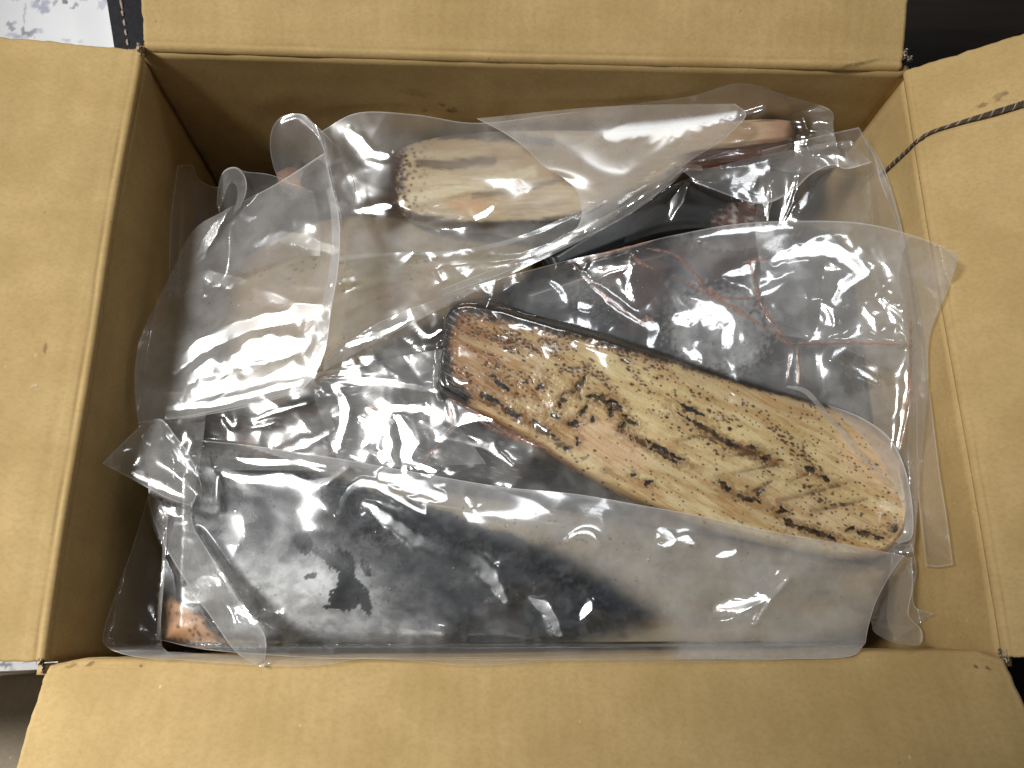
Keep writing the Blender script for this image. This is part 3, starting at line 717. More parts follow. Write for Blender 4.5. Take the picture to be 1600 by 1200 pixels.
JUICE = juice_mat()
BG = 'clear plastic bags packed in the box'

# bag standing in the back left corner
bag0 = thing('plastic_bag', 'thin clear bag with a small round loop, standing in the back left corner', 'plastic bag', (0, 0, 0), BG)
film('film', bag0, [[(277,259,-.058),(300,259,-.056),(311,281,-.058),(341,292,-.060),(349,268,-.05),(367,261,-.048),(384,268,-.05),(427,274,-.056),(490,300,-.06)],
    [(266,350,-.078),(300,350,-.074),(320,350,-.075),(345,355,-.07),(360,350,-.066),(380,345,-.066),(420,340,-.068),(450,340,-.07),(500,350,-.07)],
    [(264,470,-.085),(295,460,-.08),(320,450,-.08),(345,440,-.075),(370,430,-.075),(400,420,-.075),(430,410,-.075),(460,400,-.075),(500,400,-.075)]],
    haze=0.13, strokes=[([(278,262),(278,460)], .004, 5), ([(300,262),(306,350)], .002, 6)], wr=.0006, free='as', seed=2)
film('mouth_loop', bag0, [[(339,322,-.062),(341,292,-.055),(349,268,-.05),(367,261,-.048),(382,274,-.05),(385,298,-.054),(375,324,-.06)], [(343,334,-.062),(350,310,-.063),(356,292,-.063),(364,286,-.063),(370,294,-.063),(370,312,-.063),(364,336,-.063)]],
    haze=0.16, wr=.0002, free='a', seed=3)

# bag behind on the right
bagR = thing('plastic_bag', 'clear bag with a stiff folded rim, against right wall at the back', 'plastic bag', (0, 0, 0), BG)
film('film', bagR, [[(1190,235,-.06),(1185,300,-.064),(1180,360,-.066),(1190,430,-.066),(1200,520,-.066)], [(1270,215,-.045),(1265,290,-.055),(1270,370,-.06),(1290,450,-.06),(1300,540,-.06)],
    [(1341,199,-.044),(1372,254,-.046),(1394,306,-.048),(1412,372,-.048),(1436,490,-.05),(1446,600,-.05)]],
    haze=0.16, strokes=[([(1246,275),(1232,320),(1220,348)], .004, 7), ([(1203,290),(1199,345)], .003, 5), ([(1250,330),(1262,300)], .002, 6)], wr=.0010, wl=130, fac=.0009, fl=120, free='bs', seed=5)
film('folded_rim', bagR, [[(1341,199,-.033),(1352,222,-.032),(1366,246,-.031),(1376,285,-.031),(1392,325,-.032),(1406,365,-.034),(1420,440,-.036),(1430,520,-.038)],
    [(1343,199,-.030),(1362,228,-.028),(1378,255,-.028),(1393,296,-.028),(1407,345,-.030),(1413,376,-.032),(1434,470,-.034),(1442,540,-.036)]], haze=0.2, wr=.0003, free='ab', seed=6, drape=False)

# bag round the topmost fillet
bagT = thing('plastic_bag', 'milky clear bag folded over the topmost pale fillet at the back', 'plastic bag', (0, 0, 0), BG)
def hz_top(X, Y):
    h = 0.16 + 0.10 * sstep(-0.1, 0.4, fbm(X / 90, Y / 50, 301, 3))
    h = h + 0.22 * sstep(330, 380, Y) * sstep(900, 760, X)
    clear = sstep(14, -8, seg_dist(X, Y, [(612,330),(640,270),(700,290),(760,330)])[0] - 26)
    clear2 = sstep(10, -6, seg_dist(X, Y, [(1110,245),(1170,222),(1240,205)])[0] - 34)
    return np.clip(h * (1 - 0.75 * clear) * (1 - 0.85 * clear2), 0.02, 1)
film('film', bagT, [[(500,206,-.052),(560,176,-.047),(650,179,-.046),(745,192,-.05),(870,178,-.044),(1000,161,-.040),(1080,150,-.036),(1158,130,-.030),(1230,150,-.034),(1296,171,-.038),(1302,200,-.042)],
    [(515,300,-.062),(600,290,-.058),(760,275,-.055),(900,255,-.053),(1050,220,-.052),(1180,205,-.053),(1310,232,-.05)],
    [(520,410,-.068),(600,400,-.066),(720,395,-.064),(830,370,-.063),(960,305,-.06),(1060,255,-.058),(1180,260,-.06),(1250,270,-.06),(1324,258,-.055)]],
    haze=hz_top, strokes=[([(1140,160),(1146,185),(1160,200)], .004, 6), ([(1158,132),(1150,170),(1160,196)], .0035, 7), ([(1205,178),(1260,172),(1296,170)], .003, 5), ([(1250,180),(1258,215),(1250,240)], .0025, 6),
      ([(545,205),(580,240),(606,244)], .003, 10), ([(560,330),(600,322),(612,322)], .0025, 7), ([(690,352),(720,348),(755,336),(770,322)], .0028, 8), ([(1255,215),(1300,214),(1336,225)], .003, 8), ([(1060,190),(1140,175),(1190,168)], .002, 12)],
    wr=.0012, wl=110, fac=.0009, fl=90, free='a', seed=8, gap=.0006)
film('lower_film', bagT, [[(520,400,-.066),(600,395,-.064),(720,390,-.062),(830,362,-.06),(960,300,-.058),(1062,258,-.055)],
    [(505,580,-.07),(600,528,-.068),(690,482,-.062),(770,442,-.060),(890,385,-.057),(1000,325,-.055),(1068,266,-.05)]],
    haze=lambda X, Y: 0.30 + 0.10 * fbm(X / 60, Y / 30, 305), strokes=[([(535,440),(600,430),(670,414),(740,408)], .0035, 8), ([(740,408),(820,400),(880,375),(930,345)], .003, 6), ([(540,455),(600,440),(680,420)], .002, 4), ([(640,360),(670,400),(690,440)], .002, 4), ([(600,440),(640,400),(655,385)], .0015, 5)],
    wr=.0012, wl=90, fac=.001, fl=80, free='', seed=9)
film('lap_flap', bagT, [[(1064,262,-.05),(1110,262,-.048),(1180,245,-.044),(1250,232,-.042),(1300,222,-.042),(1330,220,-.04)], [(1068,268,-.05),(1100,290,-.046),(1185,318,-.044),(1236,300,-.042),(1268,272,-.042),(1300,258,-.042),(1324,264,-.042),(1362,254,-.04)]],
    haze=0.17, strokes=[([(1150,285),(1180,275),(1200,265)], .004, 12), ([(1270,240),(1300,225),(1330,226)], .003, 7)], wr=.0012, free='b', seed=10)
film('folded_flap', bagT, [[(744,185,-.040),(785,206,-.038),(822,232,-.037),(849,259,-.037),(879,277,-.037),(901,300,-.037),(909,330,-.038),(903,353,-.040),(889,364,-.042)],
    [(950,166,-.034),(975,200,-.031),(975,240,-.030),(970,270,-.030),(965,300,-.032),(955,320,-.034),(940,345,-.036),(925,356,-.038),(897,366,-.042)],
    [(1148,162,-.030),(1166,178,-.029),(1150,200,-.029),(1118,226,-.031),(1080,250,-.034),(1040,280,-.036),(1000,305,-.038),(952,336,-.040),(903,366,-.043)]],
    haze=lambda X, Y: 0.29 + 0.12 * fbm(X / 110, Y / 60, 311, 3), strokes=[([(960,210),(1040,190),(1140,172)], .0015, 25)], wr=.0007, wl=150, free='ab', seed=12, material=FILM_MILKY)
film('hem', bagT, [[(690,452,-.060),(815,402,-.055),(940,341,-.05),(1030,286,-.048),(1064,259,-.046),(1096,259,-.046)], [(692,462,-.060),(820,413,-.055),(946,352,-.05),(1040,294,-.048),(1070,268,-.046),(1098,266,-.046)]],
    haze=0.2, strokes=[([(690,456),(815,407),(940,346),(1030,290),(1066,264)], .0012, 3)], wr=.0002, free='ab', seed=13)

film('under_film', bagT, [[(990,335,-.066),(1050,290,-.062),(1120,268,-.060),(1195,268,-.060)], [(985,352,-.066),(1050,325,-.062),(1120,312,-.060),(1198,315,-.060)], [(975,378,-.068),(1040,362,-.066),(1110,356,-.066),(1198,366,-.066)]],
    haze=0.04, strokes=[([(1048,338),(1060,310),(1074,286)], .003, 11), ([(1150,300),(1180,285)], .002, 6)], wr=.0006, seed=35)
# bag round the seared fillet
bagH = thing('plastic_bag', 'crumpled clear bag with pink streaked creases round the uppermost seared fillet', 'plastic bag', (0, 0, 0), BG)
HERO_OUT = [(694,494),(706,474),(732,466),(785,475),(837,490),(912,511),(987,533),(1100,572),(1180,600),(1300,634),(1356,660),(1390,690),(1410,722),(1418,780),(1408,838),(1380,866),(1320,874),(1220,856),(1100,824),(987,782),(912,743),(845,702),(755,653),(702,621),(688,610),(685,588)]
def inside_poly(X, Y, poly, soft):
    poly = np.asarray(poly, float); ins = np.zeros(X.shape, bool)
    for (x0, y0), (x1, y1) in zip(poly, np.roll(poly, -1, 0)):
        ins ^= ((y0 > Y) != (y1 > Y)) & (X < (x1 - x0) * (Y - y0) / (y1 - y0 + 1e-9) + x0)
    d = seg_dist(X, Y, np.concatenate([poly, poly[:1]]))[0]
    return sstep(-soft, soft, np.where(ins, d, -d))
def hz_hero(X, Y):
    h = 0.11 + 0.14 * sstep(-0.05, 0.35, fbm(X / 70, Y / 60, 321, 3)) + 0.08 * sstep(1010, 1090, X) * sstep(640, 560, Y)
    h = h + 0.10 * sstep(1180, 1260, X) * sstep(360, 420, Y) + 0.10 * sstep(680, 600, X) * sstep(600, 540, Y) + 0.16 * blob(X, Y, 1150, 370, 90, 22, 0, 3)
    return h * (1 - 0.97 * inside_poly(X, Y, HERO_OUT, 5)) + 0.004
def frost_hero(X, Y):
    return (1 - inside_poly(X, Y, HERO_OUT, 5)) * 0.36 * blob(X, Y, 1120, 515, 84, 66, 10, 325, 0.5) * (0.6 + 0.4 * sstep(-0.3, 0.3, fbm(X / 14, Y / 14, 327, 3))) + 0.12 * blob(X, Y, 930, 470, 50, 36, 20, 329, 0.9) * sstep(-0.1, 0.3, fbm(X / 6, Y / 6, 331, 2))
HERO_STROKES = [([(888,410),(960,392),(1020,376)], .0035, 7), ([(1020,376),(1070,408),(1115,455),(1180,500),(1236,540)], .0040, 7), ([(895,412),(950,465),(1005,505)], .0035, 6), ([(1115,458),(1180,465),(1230,440)], .003, 7),
    ([(1180,405),(1175,440),(1190,475),(1240,535)], .0035, 6), ([(1236,540),(1330,535),(1410,536)], .0035, 6), ([(1240,540),(1234,570),(1230,600)], .003, 5), ([(1246,540),(1248,580),(1250,604)], .003, 5), ([(1425,480),(1420,600),(1405,700)], .004, 7),
    ([(1012,500),(1028,515),(1014,540)], .003, 8), ([(1212,404),(1260,392),(1300,392),(1330,408),(1345,432),(1318,446),(1306,476)], .0065, 17), ([(1160,436),(1166,415)], .003, 7), ([(1378,468),(1400,490),(1420,515)], .004, 9), ([(988,400),(983,440),(994,474)], .003, 5), ([(906,420),(916,410)], .003, 8), ([(905,480),(925,478)], .003, 8),
    ([(1060,500),(1100,488),(1140,492)], .004, 20), ([(1146,500),(1138,545)], .003, 9), ([(1075,550),(1095,556)], .003, 11), ([(1265,540),(1300,510)], .003, 7), ([(1430,420),(1440,470),(1452,540)], .004, 6), ([(1085,372),(1150,362),(1240,356)], .002, 7), ([(1300,560),(1340,520)], .002, 8), ([(1130,430),(1170,428)], .003, 7)]
film('lower_film', bagH, [[(225,600,-.078),(330,600,-.074),(440,590,-.070),(560,570,-.066),(690,545,-.058)], [(232,665,-.080),(330,660,-.074),(440,650,-.072),(560,640,-.068),(690,620,-.060)], [(245,740,-.080),(360,735,-.076),(480,735,-.072),(620,730,-.068),(760,725,-.062)]],
    haze=lambda X, Y: 0.17 + 0.10 * fbm(X / 50, Y / 40, 345, 3) + 0.12 * sstep(440, 380, X), strokes=[([(400,655),(440,640),(480,630)], .003, 5), ([(395,668),(430,660)], .002, 4), ([(430,710),(480,690),(515,675)], .003, 7), ([(350,650),(365,665),(372,655)], .003, 5), ([(520,650),(545,640)], .002, 5)], wr=.0010, wl=80, fac=.0014, fl=80, seed=36)
film('film', bagH, [[(478,592,-.055),(555,527,-.052),(620,491,-.05),(694,464,-.044),(760,441,-.048),(890,406,-.046),(960,391,-.044),(1020,375,-.040),(1060,366,-.044),(1150,350,-.046),(1250,345,-.042),(1350,349,-.034),(1440,372,-.005),(1499,398,.022)],
    [(484,600,-.056),(600,555,-.055),(694,500,-.047),(800,482,-.047),(920,462,-.050),(1040,450,-.052),(1160,440,-.052),(1280,440,-.046),(1400,445,-.034),(1484,446,.006)],
    [(488,608,-.057),(620,590,-.056),(690,560,-.050),(850,540,-.048),(1000,540,-.049),(1130,545,-.050),(1250,540,-.052),(1360,540,-.048),(1453,525,-.026)],
    [(494,630,-.058),(600,640,-.058),(690,630,-.053),(840,640,-.047),(1000,650,-.046),(1150,660,-.047),(1280,660,-.050),(1380,660,-.051),(1450,610,-.046)],
    [(515,690,-.06),(620,705,-.06),(720,715,-.058),(860,730,-.053),(1000,750,-.05),(1150,770,-.05),(1280,780,-.052),(1380,770,-.053),(1440,720,-.048)],
    [(530,725,-.06),(640,742,-.06),(760,762,-.058),(900,778,-.055),(1000,792,-.053),(1150,822,-.053),(1280,846,-.054),(1380,864,-.054),(1428,862,-.050)]],
    haze=hz_hero, frost=frost_hero, strokes=HERO_STROKES + [([(930,440),(950,425),(990,415)], .002, 5), ([(1040,440),(1060,470),(1080,485)], .002, 6), ([(860,440),(880,455),(885,470)], .002, 6), ([(1200,470),(1225,500)], .002, 6), ([(1280,470),(1300,500),(1290,525)], .002, 7), ([(1350,480),(1370,520)], .002, 6), ([(1330,570),(1370,600)], .002, 7), ([(540,540),(600,520),(640,500)], .002, 6), ([(636,470),(650,510),(670,525),(690,515)], .003, 6), ([(500,594),(580,596),(640,604),(684,612)], .0035, 8), ([(700,620),(708,660),(690,690)], .003, 8), ([(708,668),(745,655),(770,660)], .003, 6),
      ([(575,640),(600,668),(612,725)], .005, 11), ([(622,650),(640,690),(632,735)], .005, 13), ([(560,650),(585,672),(566,700)], .005, 8), ([(596,720),(606,700)], .003, 10), ([(530,690),(520,705)], .003, 9), ([(700,685),(760,700),(800,728)], .0035, 6), ([(655,690),(640,720),(680,735)], .003, 8), ([(520,600),(540,640),(530,690)], .003, 10), ([(600,640),(660,640),(700,660)], .003, 9)],
    wr=.0008, wl=60, fac=.0036, fl=88, free='a', seed=15, gap=.0013, clear_contact=0.5, slack=7, material=FILM_WET)
streaks(bagH, [([(700,622),(745,646),(800,678),(850,700),(905,738)], 5), ([(890,412),(960,393),(1020,377)], 3.5), ([(1010,388),(1060,402),(1112,458),(1180,502),(1238,542)], 5), ([(893,410),(950,466),(1004,506)], 3), ([(1050,430),(1112,460),(1160,466),(1190,462)], 4), ([(1170,405),(1178,432),(1188,470),(1210,508),(1240,540)], 4.5), ([(1160,412),(1200,402)], 5),
    ([(1238,537),(1330,535),(1408,538)], 3.5), ([(1236,545),(1232,575),(1230,600)], 3), ([(1246,542),(1248,575),(1248,602)], 3.5), ([(1000,505),(1012,498),(1022,504)], 7), ([(1424,500),(1420,600),(1404,700)], 5), ([(1394,690),(1412,684)], 4),
    ([(702,626),(706,650),(708,665)], 3), ([(690,690),(706,668),(745,655),(765,658)], 3), ([(745,655),(790,680),(850,692)], 6), ([(492,596),(505,585),(530,590)], 4), ([(660,725),(690,690)], 3), ([(985,395),(1000,410),(1020,420)], 6), ([(1105,462),(1122,452)], 6), ([(570,632),(590,640)], 5)], JUICE)
film('tight_crease', bagH, [[(1232,602,-.044),(1262,609,-.0425),(1292,642,-.0415),(1319,672,-.0415),(1345,706,-.042),(1375,733,-.0425),(1400,766,-.044)], [(1228,605,-.044),(1258,616,-.043),(1286,648,-.042),(1313,679,-.042),(1340,712,-.0425),(1371,739,-.043),(1398,770,-.0445)]], haze=0.3, wr=0, free='', seed=16)
film('end_film', bagH, [[(1292,632,-.046),(1345,652,-.046),(1388,682,-.046),(1410,720,-.046),(1422,765,-.046),(1427,810,-.046),(1424,840,-.046),(1404,850,-.046)], [(1300,640,-.045),(1340,676,-.045),(1375,720,-.045),(1400,765,-.045),(1410,790,-.045),(1414,812,-.045),(1410,832,-.045),(1398,846,-.045)]], haze=0.34, wr=.0003, free='a', seed=17)
film('curled_rim', bagH, [[(1432,606,-.056),(1433,730,-.058),(1437,800,-.058),(1446,884,-.060)], [(1443,604,-.036),(1449,730,-.036),(1456,800,-.037),(1464,886,-.040)], [(1452,608,-.046),(1467,730,-.044),(1478,800,-.045),(1489,882,-.048)]],
    haze=0.10, wr=.0006, free='abt', seed=18, drape=False)
film('corner_lobe', bagH, [[(1425,850,-.062),(1432,890,-.062),(1427,920,-.062),(1430,948,-.062),(1458,960,-.062)], [(1395,850,-.06),(1390,890,-.06),(1388,930,-.06),(1386,970,-.06),(1400,1000,-.06)]], haze=0.12, wr=.0006, free='a', seed=19)

# big bag at the left with its wide mouth
bagL = thing('plastic_bag', 'big hazy bag with wide curled mouth and twisted end, along the left wall', 'plastic bag', (0, 0, 0), BG)
film('film', bagL, [[(352,328,-.060),(302,360,-.062),(266,430,-.062),(236,490,-.056),(216,540,-.052),(210,600,-.050),(216,662,-.046)],
    [(430,288,-.046),(395,400,-.042),(360,480,-.040),(330,560,-.040),(315,610,-.042),(320,646,-.046)],
    [(508,238,-.034),(519,292,-.030),(529,335,-.028),(531,380,-.027),(527,430,-.027),(518,480,-.028),(510,540,-.029),(494,582,-.032),(470,611,-.036)]],
    haze=lambda X, Y: 0.25 + 0.16 * sstep(470, 590, Y) + 0.10 * fbm(X / 60, Y / 60, 341, 3) + 0.10 * sstep(480, 520, X),
    strokes=[([(352,330),(320,380),(296,425)], .0045, 9), ([(296,425),(340,432),(385,440)], .005, 11), ([(395,450),(450,472),(498,480)], .003, 9), ([(240,585),(270,575),(310,540),(360,515),(420,500),(500,478)], .006, 15), ([(240,560),(236,590),(260,600)], .005, 12),
      ([(370,560),(420,540),(470,535)], .006, 22), ([(300,590),(330,570),(350,580)], .003, 10), ([(330,500),(300,470),(310,440)], .002, 20), ([(400,380),(450,370),(520,390)], .0025, 16), ([(240,640),(330,632),(420,610),(470,600)], .002, 8), ([(380,330),(390,342),(405,336)], .003, 5)],
    wr=.0014, wl=130, fac=.0014, fl=120, free='bst', seed=21)
film('lower_lip', bagL, [[(216,662,-.056),(300,652,-.046),(380,637,-.040),(430,624,-.038),(470,611,-.036)], [(230,610,-.052),(300,612,-.036),(380,598,-.034),(430,588,-.033),(494,582,-.032)]], haze=0.16, wr=.0004, free='a', seed=22, drape=False)
film('mouth_loop', bagL, [[(443,300,-.045),(428,262,-.04),(422,232,-.034),(424,205,-.03),(435,186,-.028),(455,178,-.027),(478,181,-.027),(497,205,-.028),(509,238,-.03)], [(462,312,-.052),(466,296,-.052),(470,280,-.052),(474,270,-.05),(480,262,-.05),(486,256,-.048),(492,252,-.045),(500,250,-.04),(512,262,-.034)]],
    haze=0.22, wr=.0004, free='a', seed=23, drape=False, strokes=[([(440,190),(470,182),(495,210)], .002, 8)])
film('mouth_side', bagL, [[(476,180,-.026),(498,200,-.026),(520,222,-.03),(540,250,-.04),(555,290,-.05),(552,330,-.056)], [(509,238,-.03),(514,262,-.03),(519,292,-.03),(524,312,-.03),(529,335,-.03),(531,365,-.032)]], haze=0.2, wr=.0006, free='a', seed=24)
film('rim_band', bagL, [[(519,292,-.029),(529,335,-.027),(531,380,-.026),(527,430,-.026),(518,480,-.027),(510,540,-.028),(494,582,-.031),(470,611,-.035)], [(510,296,-.031),(517,338,-.029),(518,382,-.028),(513,430,-.028),(502,480,-.029),(492,540,-.030),(478,576,-.032),(456,604,-.036)]], haze=0.30, wr=.0002, free='a', seed=33, drape=False)
film('neck', bagL, [[(216,660,-.045),(224,700,-.042),(233,748,-.040)], [(270,655,-.046),(262,700,-.048),(258,770,-.046)], [(322,646,-.05),(316,700,-.05),(302,786,-.05)]], haze=0.22, strokes=[([(300,690),(290,720),(296,750)], .003, 6)], wr=.001, wl=40, seed=34)
film('twisted_end', bagL, [[(160,724,-.024),(205,748,-.036),(258,777,-.032),(300,791,-.030)], [(194,690,-.034),(232,706,-.032),(270,738,-.026),(310,772,-.026)], [(225,661,-.048),(252,655,-.042),(275,682,-.034),(294,708,-.030),(312,748,-.030),(318,791,-.032)]],
    haze=0.26, strokes=[([(190,735),(240,755),(285,775)], .003, 9), ([(255,660),(272,700),(310,745)], .002, 6)], wr=.0008, wl=50, free='abst', seed=25)
film('end_strip', bagL, [[(232,745,-.05),(234,790,-.048),(252,842,-.044),(288,905,-.038),(330,965,-.030),(368,1018,-.018),(408,1042,0.004)], [(300,785,-.046),(301,818,-.042),(318,850,-.036),(340,885,-.030),(362,922,-.024),(385,955,-.018),(410,985,-.010),(416,1010,-.004),(412,1042,0.004)]],
    haze=0.24, strokes=[([(300,915),(320,905),(345,912)], .002, 10), ([(360,950),(385,960),(400,975)], .002, 10), ([(250,790),(275,800),(300,790)], .001, 8)], wr=.0008, wl=60, free='abt', seed=26)

# bag round the front fillet
bagF = thing('plastic_bag', 'wet frosted bag round the black skinned fillet, along the front edge', 'plastic bag', (0, 0, 0), BG)
def frost_front(X, Y):
    base = 0.92 * np.exp(-(((X - 475) / 120) ** 2 + ((Y - 915 - 0.08 * (X - 475)) / 48) ** 2) ** 1.3) + 0.30 * sstep(34, 4, seg_dist(X, Y, [(380,965),(450,975),(560,980),(680,985)])[0]) + 0.09 * blob(X, Y, 440, 830, 150, 90, 0, 353, 0.7) + 0.05 * blob(X, Y, 720, 920, 220, 70, 12, 357, 0.7)
    n = fbm(X / 30, Y / 30, 359, 2)
    bl = 0
    for k, (x, y, rx, ry, an) in enumerate([(337,806,19,22,20),(474,848,13,22,-25),(505,866,20,8,20),(531,876,24,18,20),(542,900,14,26,10),(571,886,7,17,-25),(537,936,26,20,10),(571,938,9,24,-10),(485,900,11,5,-10),(515,948,10,4,0),(372,858,8,5,0),(556,922,12,16,0)]):
        bl = np.maximum(bl, blob(X, Y, x, y, rx, ry, an, 361 + k, 0.38))
    holes = sstep(0.44, 0.56, bl + 0.15 * n)
    film_ = base * (0.62 + 0.5 * sstep(-0.35, 0.35, fbm(X / 26, Y / 20, 371, 4)))
    return np.clip(film_ * (1 - 0.97 * holes) + 0.05 * sstep(0.0, 0.4, fbm(X / 22, Y / 22, 377, 3)) * (1 - holes), 0, 1)
def hz_front(X, Y):
    h = 0.02 + 0.03 * sstep(0, 0.4, fbm(X / 60, Y / 50, 373, 3))
    up = seg_dist(X, Y, [(500,735),(700,800),(870,858),(960,905),(1045,965),(1060,1030)])
    right = sstep(-30, 30, np.where(up[1] < 0, up[0], -up[0]))
    return h + right * (0.34 + 0.12 * fbm(X / 80, Y / 50, 375, 3)) + 0.10 * sstep(1000, 1015, Y)
FRONT_STROKES = [([(350,740),(390,747),(440,744),(484,754),(515,748),(538,731)], .004, 9), ([(372,717),(421,721),(465,721),(508,728)], .003, 7), ([(526,803),(536,778),(552,760),(572,753),(596,762),(624,780),(658,801)], .005, 10),
    ([(570,788),(588,796),(610,814),(640,836),(677,855),(712,865)], .005, 13), ([(596,742),(631,752),(665,764),(695,778)], .004, 15), ([(727,772),(738,796)], .004, 8), ([(712,865),(745,880),(770,903),(790,938)], .004, 13), ([(826,934),(856,952),(876,990)], .0045, 11),
    ([(924,942),(908,966)], .004, 9), ([(404,966),(424,972),(446,977)], .004, 11), ([(446,980),(560,985),(690,990)], .002, 6), ([(886,846),(900,834),(920,832),(936,850)], .003, 6), ([(1030,828),(1050,845),(1040,855)], .0035, 10), ([(1120,950),(1160,945),(1196,934)], .0035, 11), ([(1180,975),(1200,940),(1230,905)], .0025, 4),
    ([(1060,842),(1085,850)], .002, 8), ([(1120,870),(1150,862)], .002, 8)]
film('film', bagF, [[(316,688,-.05),(400,697,-.046),(520,715,-.045),(650,738,-.043),(780,760,-.043),(900,772,-.042),(1000,789,-.041),(1094,806,-.041),(1187,827,-.041),(1300,847,-.042),(1413,868,-.044)],
    [(285,770,-.043),(400,775,-.041),(520,790,-.039),(650,810,-.036),(780,828,-.036),(900,842,-.037),(1000,855,-.038),(1100,868,-.039),(1200,885,-.041),(1300,897,-.043),(1392,897,-.047)],
    [(262,860,-.043),(400,885,-.041),(550,900,-.039),(700,920,-.037),(850,930,-.038),(1000,940,-.040),(1120,945,-.042),(1250,948,-.045),(1370,938,-.050)],
    [(250,940,-.045),(400,970,-.043),(550,985,-.041),(700,990,-.040),(850,990,-.041),(1000,990,-.043),(1120,990,-.046),(1250,990,-.049),(1358,975,-.053)],
    [(250,1000,-.054),(330,1016,-.050),(500,1028,-.048),(700,1031,-.047),(900,1031,-.048),(1100,1030,-.050),(1230,1030,-.053),(1325,1026,-.056),(1352,1006,-.057)]],
    haze=hz_front, frost=frost_front, strokes=FRONT_STROKES, wr=.0010, wl=130, fac=.0006, fl=150, free='abt', seed=28, step=2.2, gap=.0028, clear_contact=0.0, material=FILM_WET)
film('side_flange', bagF, [[(236,760,-.058),(208,852,-.062),(182,925,-.055),(162,986,-.048),(166,1010,-.046),(200,1024,-.052),(258,1032,-.046)], [(262,800,-.052),(260,850,-.053),(257,900,-.054),(252,960,-.055),(252,990,-.055),(254,1010,-.054),(270,1026,-.052)]],
    haze=0.12, strokes=[([(165,988),(200,992),(240,996)], .004, 6), ([(205,855),(235,850),(255,842)], .002, 6), ([(210,940),(230,900)], .002, 10)], wr=.0011, wl=50, fac=.0006, fl=40, free='ab', seed=29)
film('seal', bagF, [[(259,838,-.046),(256,890,-.046),(253,945,-.047),(249,1000,-.05)], [(255,836,-.048),(252,890,-.048),(248,945,-.049),(244,1000,-.052)]], haze=0.25, wr=.0, free='', seed=30)
film('front_lip', bagF, [[(260,1018,-.045),(420,1026,-.045),(560,1022,-.045),(700,1026,-.045),(900,1026,-.045),(1100,1026,-.047),(1340,1010,-.052)], [(240,1028,-.034),(420,1040,-.010),(500,1039,-.008),(570,1029,-.016),(650,1033,-.012),(740,1040,-.006),(860,1033,-.014),(1000,1033,-.016),(1120,1034,-.018),(1330,1026,-.03)]],
    haze=0.14, wr=.0003, free='b', seed=31)
film('right_lobe', bagF, [[(1412,868,-.044),(1424,880,-.05),(1426,920,-.055),(1420,960,-.058),(1440,985,-.06),(1436,1008,-.06),(1400,1006,-.06)], [(1398,880,-.05),(1385,905,-.055),(1372,935,-.058),(1362,962,-.06),(1362,975,-.06),(1366,988,-.06),(1385,1000,-.06)]], haze=0.16, strokes=[([(1404,872),(1395,895),(1378,925)], .004, 5)], wr=.0006, free='a', seed=32)

droplets(bagF, [(430,800,110,80,70),(560,830,120,70,60),(720,880,130,80,110),(820,850,120,50,70),(900,900,140,70,80),(480,930,150,50,80),(1050,900,150,60,40),(1200,930,120,60,25),(680,800,60,40,50)], 3)
droplets(bagH, [(960,450,70,50,60),(1130,520,80,70,90),(1200,560,60,40,50),(1320,600,60,60,40),(560,560,60,50,20),(600,650,90,50,35),(820,560,110,60,25),(1100,680,150,60,30)], 5)
droplets(bagL, [(330,470,70,80,30),(400,560,80,40,30)], 7)
# ------------------------------------------------------------------ things on and round the box
from mathutils.bvhtree import BVHTree
def tree_of(objs):
    vs, fs = [], []
    for o in objs:
        k = len(vs); vs += [v.co.copy() for v in o.data.vertices]; fs += [[k + i for i in p.vertices] for p in o.data.polygons]
    return BVHTree.FromPolygons(vs, fs)
BOARD = tree_of([o for o in box.children if o.name.split('.')[0] in ('flap', 'wall')])
def on_board(px, py, lift):
    d = P(px, py, -0.05) - CAMP; d /= np.linalg.norm(d)
    hit = BOARD.ray_cast(Vector(CAMP), Vector(d))
    if hit[0] is None: return np.array(P(px, py, 0.0))
    n = hit[1] if hit[1].dot(Vector(d)) < 0 else -hit[1]
    return np.array(hit[0] + n * lift)
def tube(path, rad, sides=6, cap=True):
    path = np.asarray(path); n = len(path)
    t = np.gradient(path, axis=0); t /= np.linalg.norm(t, axis=1)[:, None] + 1e-12
    up = np.array([0.3, 0.2, 0.93]); a = np.cross(t, up); a /= np.linalg.norm(a, axis=1)[:, None]; c = np.cross(a, t)
    th = np.linspace(0, 2 * np.pi, sides, endpoint=False); r = np.broadcast_to(rad, (n,))[:, None, None]
    v = path[:, None] + r * (np.cos(th)[None, :, None] * a[:, None] + np.sin(th)[None, :, None] * c[:, None])
    i = np.arange(n - 1)[:, None] * sides + np.arange(sides)[None]; j = np.arange(n - 1)[:, None] * sides + (np.arange(sides)[None] + 1) % sides
    f = np.stack([i, j, j + sides, i + sides], -1).reshape(-1, 4)
    return v.reshape(-1, 3), f
# cord lying over the right flap and hanging into the box
CORD_DARK = plain('cord_fibre', (0.095, 0.072, 0.052), 0.85); CORD_PALE = plain('cord_fibre_pale', (0.34, 0.27, 0.19), 0.85)
cord = thing('twisted_cord', 'thin dark brown twisted cord lying across the right flap', 'cord', (0, 0, 0))
q = resample([(1640,151),(1600,164),(1545,181),(1490,197),(1446,213),(1416,240),(1386,268),(1379,275)], 240)
base = np.array([on_board(x, y, 0.0012) for x, y in q])
for _ in range(3): base[1:-1] = 0.25 * base[:-2] + 0.5 * base[1:-1] + 0.25 * base[2:]
tt = np.gradient(base, axis=0); tt /= np.linalg.norm(tt, axis=1)[:, None]; aa = np.cross(tt, [0.2, 0.1, 0.95]); aa /= np.linalg.norm(aa, axis=1)[:, None]; cc = np.cross(aa, tt)
sl = np.concatenate([[0], np.cumsum(np.linalg.norm(np.diff(base, axis=0), axis=1))])
